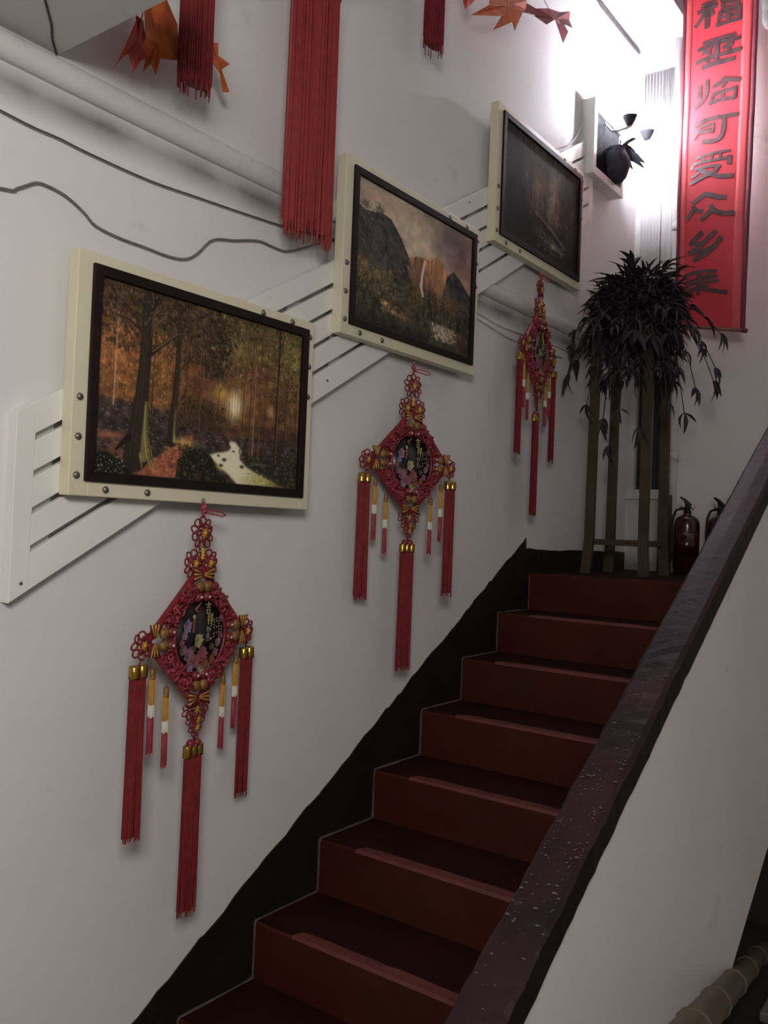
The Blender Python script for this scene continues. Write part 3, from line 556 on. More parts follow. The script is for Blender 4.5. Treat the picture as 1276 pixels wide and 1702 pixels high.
    c.blob(0.78, 0.62, 0.12, 0.08, (88, 66, 42), 1, 0.7); c.blob(0.46, 0.68, 0.07, 0.09, (66, 58, 34), 1, 0.8); c.blob(0.20, 0.64, 0.06, 0.06, (92, 88, 58), 1, 0.7); c.blob(0.06, 0.6, 0.06, 0.08, (104, 82, 52), 1, 0.6)
    c.blob(0.25, 0.81, 0.03, 0.016, (206, 166, 92), 1, 1.0); c.blob(0.30, 0.85, 0.03, 0.012, (170, 130, 74), 1, 0.9); c.blob(0.36, 0.86, 0.05, 0.012, (132, 122, 108), 1, 0.6); c.blob(0.62, 0.66, 0.05, 0.10, (24, 25, 20), 1, 0.8)
    for x in (0.56, 0.60, 0.63, 0.66): c.seg([(x, 0.60 + 0.05 * RNG.rand(), 0.001), (x, 0.8, 0.014)], (24, 26, 21), 0.01, 0.8)
    c.blend(np.clip((v - 0.86) * 7, 0, 1) * (u < 0.62) * 0.8, (24, 18, 17)); c.blob(0.75, 0.87, 0.08, 0.035, (146, 138, 120), 1, 0.8); c.blob(0.70, 0.83, 0.05, 0.015, (150, 142, 124), 1, 0.6); c.speck(np.exp(-(((u - .76) / .09) ** 2 + ((v - .87) / .05) ** 2)), (196, 186, 168), 25, 0.25, 0.7)
    c.blob(0.95, 0.9, 0.08, 0.1, (46, 30, 26), 1, 0.7); c.speck((v > 0.55) * (n1 > 0.45), (84, 78, 52), 26, 0.05, 0.4)
    dabs(c, 900, 0, 1, 0.58, 0.88, [(58, 52, 38), (40, 37, 28), (76, 68, 44), (92, 76, 50), (30, 29, 24)], 83, 0.004, 0.010, 0.5); dabs(c, 160, 0.0, 0.32, 0.54, 0.76, [(104, 94, 60), (122, 92, 56), (84, 82, 56)], 84, 0.004, 0.009, 0.55)
    dabs(c, 120, 0.20, 0.40, 0.78, 0.90, [(176, 140, 84), (130, 104, 70), (96, 84, 70)], 85, 0.003, 0.006, 0.5, lambda a, b_: math.exp(-((b_ - 0.72 - a * .36) / .03) ** 2)); dabs(c, 110, 0.64, 0.86, 0.81, 0.93, [(190, 182, 166), (150, 142, 124), (110, 102, 88)], 86, 0.003, 0.007, 0.6, None, 0.3, 3)
    c.seg([(0.553, 0.375, 0.006), (0.535, 0.5, 0.009), (0.53, 0.58, 0.011), (0.55, 0.64, 0.010)], (196, 182, 170), 0.02, 0.8)
    c.img *= (0.86 + 0.28 * n2)[..., None]
    return c.img
def dusk():
    c = Canvas(240, 165, 1.49); H, W = c.H, c.W; u, v = c.u, c.v; n1 = fbm(H, W, 6, 5, 31); n2 = fbm(H, W, 26, 20, 32); st_ = fbm(H, W, 40, 7, 33, 3)
    c.img[:] = (30, 28, 27); c.blend((1 - v * 2.6) * 0.9, (50, 50, 53)); c.blob(0.45, 0.42, 0.22, 0.26, (78, 66, 52), 1, 0.85); c.blob(0.66, 0.36, 0.07, 0.30, (122, 108, 88), 1.2, 0.85); c.blob(0.60, 0.5, 0.05, 0.2, (108, 92, 72), 1, 0.6); c.blob(0.42, 0.38, 0.05, 0.2, (92, 78, 56), 1, 0.6); c.blob(0.86, 0.45, 0.1, 0.3, (62, 50, 46), 1, 0.7)
    c.img *= (0.55 + 0.9 * st_)[..., None] * (0.7 + 0.6 * n1)[..., None]
    c.seg([(0.36, 0.42, 0.012), (0.365, 0.62, 0.016)], (84, 76, 64), 0.02, 0.8); c.blend(np.clip((v - 0.60) * 5, 0, 1) * 0.85, (26, 24, 22)); c.blob(0.2, 0.75, 0.22, 0.2, (20, 22, 20), 1, 0.7)
    c.seg([(0.40, 0.63, 0.008), (0.50, 0.66, 0.009), (0.62, 0.70, 0.01), (0.80, 0.79, 0.012)], (112, 98, 82), 0.02, 0.75); c.seg([(0.44, 0.68, 0.02), (0.78, 0.82, 0.02)], (22, 19, 17), 0.03, 0.8)
    c.blob(0.66, 0.85, 0.05, 0.025, (134, 132, 114), 1, 0.8); c.blob(0.74, 0.86, 0.08, 0.02, (96, 90, 78), 1, 0.6); c.speck(np.exp(-(((u - .62) / .14) ** 2 + ((v - .82) / .06) ** 2)), (132, 126, 108), 35, 0.12, 0.6); c.blob(0.45, 0.78, 0.08, 0.06, (60, 54, 44), 1, 0.6); c.blob(0.82, 0.80, 0.04, 0.02, (84, 50, 44), 1, 0.6)
    dabs(c, 600, 0.2, 0.85, 0.2, 0.68, [(96, 82, 62), (70, 60, 48), (116, 102, 80), (52, 46, 40)], 91, 0.004, 0.010, 0.4, lambda a, b_: math.exp(-((a - .55) / .22) ** 2), 1.4, 3.0); dabs(c, 120, 0.45, 0.82, 0.76, 0.92, [(128, 124, 106), (84, 78, 66)], 92, 0.003, 0.006, 0.5, None, 0.3, 3)
    for i in range(9): x = 0.1 + 0.85 * RNG.rand(); c.seg([(x, 0.05, 0.003), (x + 0.02 * (RNG.rand() - .5), 0.65, 0.006)], (34, 29, 26), 0.012, 0.55)
    c.img *= (0.86 + 0.28 * n2)[..., None]
    return c.img
def painted_mesh(name, img, x, y0, y1, z0, z1, gain):
    H, W, _ = img.shape; s = np.clip(img / 255.0, 0, 1); L = np.where(s <= 0.04045, s / 12.92, ((s + 0.055) / 1.055) ** 2.4) * gain
    L = np.clip(L, 0, 0.9)
    me = bpy.data.meshes.new(name); yy, zz = np.meshgrid(np.linspace(y0, y1, W), np.linspace(z1, z0, H))
    co = np.stack([np.full_like(yy, x), yy, zz], -1).reshape(-1, 3); i = np.arange(H * W).reshape(H, W)
    q = np.stack([i[:-1, :-1], i[1:, :-1], i[1:, 1:], i[:-1, 1:]], -1).reshape(-1, 4)
    me.vertices.add(len(co)); me.vertices.foreach_set('co', co.astype(np.float32).ravel())
    me.loops.add(q.size); me.loops.foreach_set('vertex_index', q.astype(np.int32).ravel())
    me.polygons.add(len(q)); me.polygons.foreach_set('loop_start', np.arange(0, q.size, 4, dtype=np.int32)); me.polygons.foreach_set('loop_total', np.full(len(q), 4, np.int32))
    me.update(); at = me.color_attributes.new('paint', 'FLOAT_COLOR', 'POINT')
    at.data.foreach_set('color', np.concatenate([L.reshape(-1, 3), np.ones((H * W, 1))], 1).astype(np.float32).ravel()); me.materials.append(MATS['oil_paint'])
    return me
def framed(idx, name, label, y0, y1, z0, z1, img, gain):
    cy, cz = (y0 + y1) / 2, z0 - 0.034; og = (0.03, cy, cz)
    f = thing(name, label, 'painting', og, 0, 'three framed landscape paintings up the stairs')
    Y0, Y1, Z0, Z1 = y0 - 0.038, y1 + 0.029, z0 - 0.034, z1 + 0.026
    b = MB()
    for (a0, a1, c0, c1) in ((Y0, y0 + 0.01, Z0, Z1), (y1 - 0.01, Y1, Z0, Z1), (y0 + 0.01, y1 - 0.01, Z0, z0 + 0.01), (y0 + 0.01, y1 - 0.01, z1 - 0.01, Z1)): b.box(0.031, 0.068, a0, a1, c0, c1)
    b.build('outer_frame', 'cream_wood', f, og, 0.002)
    bw = 0.024; b = MB()
    def bar(p): b.prism(p, 'x', 0.060, 0.077)
    bar([(y0, z1), (y1, z1), (y1 - bw, z1 - bw), (y0 + bw, z1 - bw)]); bar([(y0, z0), (y0 + bw, z0 + bw), (y1 - bw, z0 + bw), (y1, z0)])
    bar([(y0, z0), (y0, z1), (y0 + bw, z1 - bw), (y0 + bw, z0 + bw)]); bar([(y1, z0), (y1 - bw, z0 + bw), (y1 - bw, z1 - bw), (y1, z1)])
    b.build('inner_frame', 'dark_frame', f, og, 0.0015)
    me = painted_mesh('canvas', img, 0.066, y0 + bw - 0.002, y1 - bw + 0.002, z0 + bw - 0.002, z1 - bw + 0.002, gain)
    me.transform(Matrix.Translation((-og[0], -og[1], -og[2]))); o = bpy.data.objects.new('canvas', me); COL.objects.link(o); o.parent = f
    b = MB(); b.box(0.045, 0.058, y0 + 0.008, y1 - 0.008, z0 + 0.008, z1 - 0.008); b.build('backing_board', 'gap_batten', f, og)
    h = z1 - z0; sp = [(Y0 + 0.019, z0 + 0.012), (Y0 + 0.019, z0 + 0.10), (Y0 + 0.019, z0 + 0.19), (y0 + 0.06, Z0 + 0.017), (y0 + 0.18, Z0 + 0.017)]
    sp += [(Y0 + Y1 - a, Z0 + Z1 - c) for (a, c) in sp]
    b = MB(); b.smooth = True; b.lathe([(0.0088, 0.0), (0.0088, 0.002), (0.006, 0.0052), (0.002, 0.0062)], (0, 0, 0), 10, 'x'); me = b.mesh('bolt_head', 'screw_metal')
    for (a, c) in sp:
        o = bpy.data.objects.new('bolt_head', me); COL.objects.link(o); o.parent = f; o.location = (0.068 - og[0], a - og[1], c - og[2])
    return f
framed(1, 'framed_painting', 'painting of an autumn forest with a pale stream, lowest of the three, cream frame', -0.405, 0.335, 1.407, 1.907, forest(), 1.5)
framed(2, 'framed_painting', 'painting of a cliff and waterfall under a pale sky in a cream frame', 0.521, 1.277, 1.966, 2.472, waterfall(), 2.2)
framed(3, 'framed_painting', 'very dark brownish landscape painting, highest of the three, next to the wall lamp', 1.454, 2.222, 2.529, 3.034, dusk(), 1.9)
# ================================================================== CHINESE KNOTS
def strands(b, u, w0, w1, wd, dp, n, rad=0.0016, mats=None, flare=1.12, jit=0.012, core=True):
    """a bundle of hanging threads between heights w0 (top) and w1; mats = [(fraction, material index)...]"""
    mats = mats or [(1.0, 0)]
    edges = [0.0] + [m[0] for m in mats]
    if core:
        for q, (fr, mi) in enumerate(mats):
            a, c = edges[q], min(edges[q + 1], 0.985); za = w0 + (w1 - w0) * a; zc = w0 + (w1 - w0) * c
            fa = 0.84 * (1 + (flare - 1) * a); fc = 0.84 * (1 + (flare - 1) * c); b.m = mi; b.smooth = True
            k = 10; vs = [(dp / 2 * fa * math.cos(2 * math.pi * i / k), u + wd / 2 * fa * math.sin(2 * math.pi * i / k), za) for i in range(k)] + [(dp / 2 * fc * math.cos(2 * math.pi * i / k), u + wd / 2 * fc * math.sin(2 * math.pi * i / k), zc) for i in range(k)]
            b.add(vs, [(i, (i + 1) % k, k + (i + 1) % k, k + i) for i in range(k)] + [tuple(range(k)), tuple(range(2 * k - 1, k - 1, -1))])
    for i in range(n):
        a = 2 * math.pi * (i + random.uniform(-.3, .3)) / n; ru = wd / 2 * random.uniform(0.85, 1.0); rd = dp / 2 * random.uniform(0.85, 1.0)
        pu, pd = math.sin(a), math.cos(a); e = w1 + random.uniform(-1, 1) * jit; sw = random.uniform(-0.003, 0.003)
        for q, (fr, mi) in enumerate(mats):
            a0, c0 = edges[q], edges[q + 1]; b.m = mi; b.smooth = False; pts = []
            ns = 2 if len(mats) > 1 else 3
            for t in range(ns + 1):
                f = a0 + (c0 - a0) * t / ns; z = w0 + (e - w0) * f; fl = 1 + (flare - 1) * f
                pts.append((rd * pd * fl, u + ru * pu * fl + sw * f * f, z))
            b.tube(pts, rad, 3, cap=(q == len(mats) - 1))
    b.m = 0; b.smooth = False
def caps(b, u, w, wd, n, h=0.026):
    b.smooth = True; r_ = wd / n / 2 * 1.04
    for i in range(n):
        c = u - wd / 2 + wd * (i + 0.5) / n
        b.lathe([(r_ * 0.8, h + 0.004), (r_ * 1.0, h), (r_ * 0.93, h * 0.72), (r_ * 1.04, h * 0.62), (r_ * 0.95, h * 0.42), (r_ * 1.04, h * 0.3), (r_ * 0.96, h * 0.14), (r_ * 1.06, 0)], (0, c, w), 10)
    b.smooth = False
def tassel(parent, u, w_top, w_bot, wd, ncap, n, dp=0.018, name='tassel', x=0.0, silk='silk_red', rad=0.0016, jit=0.012):
    b = MB(); strands(b, u, w_top - 0.022, w_bot, wd, dp, n, rad, None, 1.04, jit); b.shift((x, 0, 0)); t_ = b.build(name, silk, parent)
    b = MB(); caps(b, u, w_top - 0.028, wd, ncap); b.shift((x, 0, 0)); b.build('tassel_cap', 'gold', t_)
    return t_
def small_tassel(parent, u, w_top, w_bot):
    b = MB(); strands(b, u, w_top - 0.018, w_bot, 0.015, 0.011, 10, 0.0014, [(0.36, 1), (0.52, 2), (1.0, 0)], 1.12, 0.006); t_ = b.build('small_tassel', ['silk_pink', 'tassel_yellow', 'tassel_white'], parent); t_['label'] = 'small tassel dyed yellow, white and rosy red'
    b = MB(); caps(b, u, w_top - 0.022, 0.0135, 1, 0.021); b.tube([(0, u, w_top), (0, u, w_top + 0.022)], 0.0012, 5); b.build('tassel_cap', 'old_gold', t_)
def loops(b, x, u, w, r0, r1, n, thick, ph=0.0, tilt=0.0):
    """ring of cord loops around a centre; each petal an oval of tube"""
    b.smooth = True
    for i in range(n):
        a = ph + 2 * math.pi * i / n; c = (r0 + r1) / 2; L = (r1 - r0) / 2; W_ = c * math.pi / n * 0.98
        pts = []
        for k in range(10):
            t = 2 * math.pi * k / 10; rr = c + L * math.cos(t); tt = W_ * math.sin(t)
            pts.append((x + 0.003 * math.sin(i * 2.1 + t), u + rr * math.sin(a) + tt * math.cos(a), w + rr * math.cos(a) - tt * math.sin(a)))
        b.tube(pts, thick, 5, closed=True)
    b.smooth = False
def knot_flower(parent, u, w, r, n=10, x=0.0, name='loop_flower'):
    b = MB(); loops(b, x, u, w, r * 0.42, r, n, 0.0026); loops(b, x + 0.004, u, w, r * 0.10, r * 0.64, max(6, n - 3), 0.0029, 0.3); f = b.build(name, 'cord_red', parent)
    b = MB()
    for i in range(8):
        a = 2 * math.pi * i / 8 + 0.2; rr = r * 0.32; b.smooth = True
        b.tube([(x + 0.009, u, w), (x + 0.009, u + rr * math.sin(a), w + rr * math.cos(a))], [0.0028, 0.0012], 5)
    b.ball((x + 0.010, u, w), 0.0048, 8, 5); b.build('gold_star', 'gold_thread', f)
    return f
def cluster(parent, u, w, r, seed):
    rr = random.Random(seed); b = MB(); b.smooth = True
    for i in range(22):
        a = rr.uniform(0, 6.28); d = r * 1.15 * math.sqrt(rr.random()) * 0.8; c = (rr.uniform(0.0, 0.016), u + d * math.sin(a), w + d * math.cos(a)); q = rr.uniform(0.006, 0.0095)
        ax = Vector((rr.uniform(.4, 1), rr.uniform(-.7, .7), rr.uniform(-.7, .7))).normalized(); e1 = ax.orthogonal().normalized(); e2 = ax.cross(e1)
        b.m = rr.choice((0, 0, 0, 1)); b.tube([Vector(c) + (e1 * math.cos(6.283 * k / 8) + e2 * math.sin(6.283 * k / 8)) * q for k in range(8)], 0.0032, 5, closed=True)
    b.build('blossom_knot', ['cord_red', 'silk_pink'], parent)
def butterfly(parent, u, w, ang):
    """striped fan pair, two gilt beads and two pearl-eyed bosses, pointing along ang"""
    ca, sa = math.cos(ang), math.sin(ang)
    def P(x, p, q): return (x, u + p * ca - q * sa, w + p * sa + q * ca)     # p across, q along
    b = MB()
    for sgn in (-1, 1):
        for i in range(7):
            b.m = 1 if i % 2 else 0; rad = 0.010 + 0.0046 * i; b.smooth = True
            pts = [P(0.010 + 0.003 * math.sin(t * 1.2), sgn * (0.005 + 0.034 * t), 0.006 + (rad - 0.022) * (0.3 + 1.0 * t)) for t in (0, .33, .66, 1)]
            b.tube(pts, [0.0018, 0.0023, 0.0027, 0.0024], 5)
    fan = b.build('striped_bow', ['cord_bordeaux', 'gold_thread'], parent)
    b = MB(); b.smooth = True
    for sgn in (-1, 1): b.ball(P(0.012, sgn * 0.0150, -0.024), 0.0150, 12, 8, (0.75, 1, 1))
    b.build('gilt_bead', 'old_gold', fan)
    b = MB(); b.smooth = True
    for sgn in (-1, 1):
        b.m = 0; b.ball(P(0.010, sgn * 0.0165, -0.051), 0.0130, 10, 7, (0.8, 1, 1)); b.m = 1; b.ball(P(0.0200, sgn * 0.0165, -0.051), 0.0042, 8, 5)
    b.build('pearl_boss', ['cord_red', 'pearl'], fan)
GLYPH_JI = [((-9, 12), (9, 12), 2.0), ((0, 17), (0, 6), 2.2), ((-6, 6), (6, 6), 1.9), ((-5, 1), (5, 1), 1.8), ((-5, 1), (-4, -8), 1.8), ((5, 1), (4, -8), 1.8), ((-4, -8), (4, -8), 1.8)]
GLYPH_XIANG = [((-7, 13), (-4, 10), 1.8), ((-9, 8), (-3, 8), 1.7), ((-3, 8), (-9, 0), 1.6), ((-6, 5), (-6, -9), 1.9), ((1, 13), (3, 10), 1.5), ((8, 13), (6, 10), 1.5), ((0, 8), (9, 8), 1.7), ((0, 3), (9, 3), 1.7), ((-1, -2), (10, -2), 1.8), ((4.5, 8), (4.5, -14), 1.9)]
GLYPH_RU = [((-6, 8), (-7, 0), 1.1), ((-7, 0), (-1, -6), 1.1), ((-1, 8), (-7, -6), 1.1), ((-9, 4), (0, 5), 1.0), ((3, 4), (3, -4), 1.0), ((3, 4), (9, 4), 1.0), ((9, 4), (8, -4), 1.0), ((3, -4), (8, -4), 1.0)]
GLYPH_YI = [((0, 12), (0, 9), 1.0), ((-6, 8), (6, 8), 1.0), ((-3, 7), (-2, 4), 0.9), ((3, 7), (2, 4), 0.9), ((-8, 3), (8, 3), 1.0), ((-4, 0), (4, 0), 0.9), ((-4, 0), (-4, -6), 0.9), ((4, 0), (4, -6), 0.9), ((-4, -3), (4, -3), 0.8), ((-4, -6), (4, -6), 0.9), ((-7, -9), (-6, -12), 1.0), ((-3, -9), (-1, -13), 1.0), ((-1, -13), (5, -12), 1.0), ((7, -9), (8, -11), 1.0)]
def glyph(b, g, u, w, s, x):
    for (p, q, t) in g:
        a = Vector((p[0], p[1])); c = Vector((q[0], q[1])); d = (c - a).normalized(); nrm = Vector((-d.y, d.x)) * t * 0.55
        a -= d * t * 0.3; c += d * t * 0.3
        poly = [(u + s * (a + nrm).x, w + s * (a + nrm).y), (u + s * (a - nrm).x, w + s * (a - nrm).y), (u + s * (c - nrm * 0.75).x, w + s * (c - nrm * 0.75).y), (u + s * (c + nrm * 0.75).x, w + s * (c + nrm * 0.75).y)]
        b.prism(poly, 'x', x, x + 0.0012)
def petal_flower(b, u, w, r, n, mi, x, rr):
    b.smooth = False; b.m = mi
    for ring, (f, k) in enumerate(((1.0, n), (0.62, max(4, n - 2)))):
        for i in range(k):
            a = 2 * math.pi * (i + rr.random() * .4) / k; L = r * f * rr.uniform(0.8, 1.1); W_ = r * f * 0.36; du, dw = math.sin(a), math.cos(a); xx = x + 0.0016 * ring
            b.add([(xx, u, w), (xx + 0.0006, u + du * L * .55 - dw * W_, w + dw * L * .55 + du * W_), (xx + 0.0022, u + du * L, w + dw * L), (xx + 0.0006, u + du * L * .55 + dw * W_, w + dw * L * .55 - du * W_)], [(0, 1, 2, 3)])
            b.add([(xx - 0.0008, u, w), (xx - 0.0004, u + du * L * .55 - dw * W_, w + dw * L * .55 + du * W_), (xx + 0.0014, u + du * L, w + dw * L), (xx - 0.0004, u + du * L * .55 + dw * W_, w + dw * L * .55 - du * W_)], [(3, 2, 1, 0)])
def make_knot(label, loc, rz):
    k = thing('chinese_knot', label, 'knot ornament', loc, rz, 'chinese knots hanging below the pictures')
    rr = random.Random(5)
    b = MB(); b.smooth = True
    b.tube([(-0.004, 0.003, 0.345), (0.0, 0, 0.333), (0.001, -0.001, 0.318), (0, 0, 0.305)], 0.0042, 7); b.ball((0, 0, 0.331), 0.0095, 8, 6); b.ball((0.002, 0.002, 0.322), 0.0075, 8, 6)
    b.tube([(0, 0.002, 0.32), (0.012, 0.02, 0.326), (0.022, 0.05, 0.322), (0.024, 0.062, 0.314), (0.018, 0.055, 0.311), (0.008, 0.025, 0.316), (0, 0.002, 0.318)], 0.0022, 6)
    b.build('hanging_cord', 'silk_pink', k)
    b = MB(); b.smooth = True; b.lathe([(0.003, 0.340), (0.005, 0.350), (0.002, 0.356)], (-0.004, 0.003, 0), 8); b.build('hook', 'screw_metal', k)
    knot_flower(k, 0.0, 0.265, 0.043, 10)
    b = MB(); b.smooth = True
    for i in range(4): b.ball((0.004, 0, 0.222 - 0.007 * i), 0.0055, 7, 5)
    b.build('gold_bead', 'gold_thread', k)
    knot_flower(k, -0.030, 0.186, 0.037, 9); knot_flower(k, 0.030, 0.186, 0.037, 9)
    c4 = [(0, 0.178), (0.190, 0), (0, -0.178), (-0.190, 0)]
    for i in range(4):
        a, c = c4[i], c4[(i + 1) % 4]; a = Vector((0, a[0], a[1])); c = Vector((0, c[0], c[1])); d = c - a
        L = d.length; b = MB(); b.smooth = True; b.lathe([(0.008, -L / 2 + 0.004), (0.0098, -L / 2 + 0.02), (0.0098, L / 2 - 0.02), (0.008, L / 2 - 0.004)], (0, 0, 0), 10)
        o = b.build('wrapped_bar', 'wrapped_red', k); o.location = (a + c) / 2; o.rotation_mode = 'QUATERNION'; o.rotation_quaternion = Vector((0, 0, 1)).rotation_difference(d.normalized())
    b = MB(); b.smooth = True; b.lathe([(0.0, -0.004), (0.098, -0.004), (0.098, 0.004), (0.0, 0.005)], (0.004, 0, 0), 40, 'x'); dk = b.build('medallion', 'black_lacquer', k)
    b = MB(); b.smooth = True; b.tube([(0.008, 0.099 * math.sin(6.2832 * i / 48), 0.099 * math.cos(6.2832 * i / 48)) for i in range(48)], 0.0052, 7, closed=True); b.build('medallion_rim', 'cord_red', dk)
    b = MB(); b.smooth = True; b.tube([(0.002, 0.111 * math.sin(6.2832 * i / 48), 0.111 * math.cos(6.2832 * i / 48)) for i in range(48)], 0.0062, 7, closed=True); b.build('wrapped_ring', 'cord_bordeaux', dk)
    b = MB(); x = 0.0105
    for (u, w, r, n, mi) in ((-0.058, 0.030, 0.022, 8, 0), (-0.066, 0.008, 0.016, 7, 0), (-0.012, -0.012, 0.024, 9, 3), (-0.048, -0.046, 0.028, 9, 2), (-0.070, -0.030, 0.018, 8, 2), (0.004, -0.045, 0.026, 9, 1), (-0.022, -0.062, 0.024, 9, 1), (-0.045, -0.074, 0.02, 8, 0), (0.012, -0.072, 0.02, 8, 4),
                           (0.0, -0.085, 0.020, 8, 3), (0.042, -0.030, 0.014, 6, 5), (0.064, -0.020, 0.016, 6, 0), (0.040, -0.062, 0.018, 7, 4), (0.058, -0.046, 0.016, 7, 2), (-0.078, -0.010, 0.014, 6, 1), (0.076, -0.004, 0.012, 6, 1), (-0.03, -0.03, 0.014, 6, 5), (0.028, -0.078, 0.014, 6, 2), (0.075, 0.045, 0.010, 5, 2)):
        petal_flower(b, u, w, r * 0.86, n, mi, x + rr.uniform(0, 0.003), rr)
    b.m = 4; b.prism([(-0.036, 0.012), (-0.030, 0.012), (-0.026, 0.048), (-0.034, 0.05)], 'x', x, x + 0.002); b.m = 3; b.ball((x + 0.001, -0.031, 0.052), 0.006, 8, 5, (.4, 1, 1))
    b.m = 4; b.smooth = True; b.tube([(x, -0.026, 0.070), (x + .001, -0.014, 0.080), (x + .001, -0.004, 0.088)], [0.0035, 0.0028, 0.001], 6); b.tube([(x, -0.026, 0.070), (x, -0.020, 0.062), (x, -0.014, 0.066)], 0.0018, 5)
    stuff(b.build('flower_picture', ['petal_lavender', 'petal_pink', 'petal_mauve', 'petal_cream', 'petal_orange', 'petal_leaf'], dk))
    b = MB(); glyph(b, GLYPH_JI, 0.026, 0.066, 0.0012, 0.0095); glyph(b, GLYPH_XIANG, 0.035, 0.040, 0.0012, 0.0095); b.m = 1; glyph(b, GLYPH_RU, 0.030, 0.015, 0.0009, 0.0095); glyph(b, GLYPH_YI, 0.028, -0.003, 0.0009, 0.0095)
    for cx in range(4):
        for q in range(7 - cx % 2):
            if rr.random() < 0.85: uu = 0.052 + 0.010 * cx; ww = 0.036 - 0.0075 * q + (0.004 if cx < 1 else 0.006); b.prism([(uu - 0.0017, ww - 0.002), (uu + 0.0017, ww - 0.002), (uu + 0.0013, ww + 0.002), (uu - 0.0017, ww + 0.0016)], 'x', 0.0095, 0.0105)
    b.box(0.0095, 0.0107, 0.038, 0.043, -0.012, -0.007)
    wr = b.build('gilt_writing', ['gilt_ink', 'silver_ink'], dk)
    for (u, w, r, s_) in ((-0.065, 0.098, 0.020, 1), (-0.090, 0.070, 0.018, 2), (0.066, 0.098, 0.022, 3), (0.086, 0.078, 0.018, 4), (-0.078, -0.086, 0.020, 5), (-0.098, -0.066, 0.018, 6), (0.074, -0.090, 0.022, 7), (0.096, -0.066, 0.018, 8), (-0.118, 0.046, 0.016, 9), (0.118, 0.046, 0.016, 10), (-0.120, -0.044, 0.017, 11), (0.120, -0.044, 0.017, 12), (-0.042, 0.118, 0.015, 13), (0.042, 0.118, 0.015, 14), (-0.048, -0.112, 0.016, 15), (0.048, -0.112, 0.016, 16)): cluster(k, u, w, r, s_)
    butterfly(k, 0.0, 0.152, 0.0); butterfly(k, 0.0, -0.150, math.pi); butterfly(k, -0.166, 0.004, math.pi / 2); butterfly(k, 0.166, 0.004, -math.pi / 2)
    knot_flower(k, -0.205, -0.005, 0.034, 8); knot_flower(k, 0.205, -0.005, 0.034, 8)
    b = MB()
    for (u, w, r, n) in ((-0.026, -0.186, 0.026, 7), (0.026, -0.186, 0.026, 7), (-0.012, -0.212, 0.024, 7), (0.014, -0.214, 0.024, 7), (0.0, -0.236, 0.024, 7)): loops(b, 0.004, u, w, r * .2, r, n, 0.0021, u * 9)
    lf = b.build('lower_loops', 'cord_red', k)
    b = MB()
    for (u, w) in ((-0.004, -0.188), (0.004, -0.214), (0.0, -0.234)):
        for i in range(6):
            a = 6.283 * i / 6; b.tube([(0.011, u, w), (0.011, u + 0.011 * math.sin(a), w + 0.011 * math.cos(a))], [0.0022, 0.001], 5)
    b.build('gold_star', 'gold_thread', lf)
    b = MB(); b.smooth = True; b.tube([(0, 0, -0.245), (0, 0.002, -0.272)], 0.0024, 6); b.ball((0, -0.012, -0.276), 0.012, 8, 6); b.ball((0, 0.013, -0.276), 0.012, 8, 6)
    for sg in (-1, 1): b.tube([(0, sg * 0.203, -0.036), (0, sg * 0.212, -0.052)], 0.0022, 6)
    b.build('tassel_cord', 'cord_red', k)
    tassel(k, 0.0, -0.280, -0.705, 0.068, 3, 48); tassel(k, -0.213, -0.052, -0.458, 0.053, 2, 36); tassel(k, 0.213, -0.052, -0.458, 0.053, 2, 36)
    for sg in (-1, 1): small_tassel(k, sg * 0.164, -0.068, -0.268); small_tassel(k, sg * 0.112, -0.118, -0.312)
    return k
K1 = make_knot('red diamond knot ornament with black medallion, nearest of three, below the autumn forest painting', (0.082, -0.055, 1.030), math.radians(9))
K2 = copy_tree(K1); K2.location = (0.082, 0.872, 1.556); K2.rotation_euler = (0, 0, math.radians(-9)); K2['label'] = 'red diamond knot ornament with black medallion hanging below the waterfall painting'
K3 = copy_tree(K1); K3.location = (0.082, 1.808, 2.122); K3.rotation_euler = (0, 0, math.radians(7)); K3['label'] = 'red diamond knot ornament hanging below the darkest painting, nearest the plant stand'
# ================================================================== BIG HANGING TASSELS AND MAPLE GARLAND ABOVE
def big_tassel(label, x, yc, zbot, ztop, wd, ncap, n, silk, jit, loc_top):
    og = (x, yc, zbot); t_ = thing('hanging_tassel', label, 'tassel', og, 0, 'large red tassels hanging at the top')
    tassel(t_, 0.0, ztop - zbot, 0.0, wd, ncap, n, 0.05, 'silk_strands', 0.0, silk, 0.0019, jit)
    b = MB(); b.smooth = True; b.tube([(0, 0, ztop - zbot), (0, 0, loc_top - zbot)], 0.004, 6); b.ball((0, 0, ztop - zbot + 0.03), 0.022, 10, 8); b.build('hanging_cord', 'cord_red', t_)
big_tassel('widest long red tassel with ragged end, hanging left of the waterfall painting', 0.10, 0.277, 2.175, 2.93, 0.205, 6, 130, 'silk_red_bright', 0.030, 4.06)
big_tassel('dark red tassel in front of orange maple leaves, upper left', 0.125, -0.182, 2.395, 3.0, 0.098, 3, 60, 'silk_red', 0.022, 4.06)
big_tassel('narrow dark red tassel, rightmost of the three at the top edge', 0.10, 0.888, 3.01, 3.6, 0.10, 3, 46, 'silk_red', 0.030, 4.06)
mg = thing('maple_garland', 'garland of orange and plum artificial maple leaves along the top of the left wall', 'garland', (0.11, 0.8, off(0.8, 2.74))); og = (0.11, 0.8, off(0.8, 2.74))
b = MB(); b.smooth = True
vl = [(0.10 + 0.012 * math.sin(i * 1.3), -0.46 + 0.17 * i, off(-0.46 + 0.17 * i, 2.80 - 0.006 * i + 0.02 * math.sin(i * 0.9))) for i in range(17)]
b.tube(vl, 0.0035, 6); b.build('vine', 'vine', mg, og)
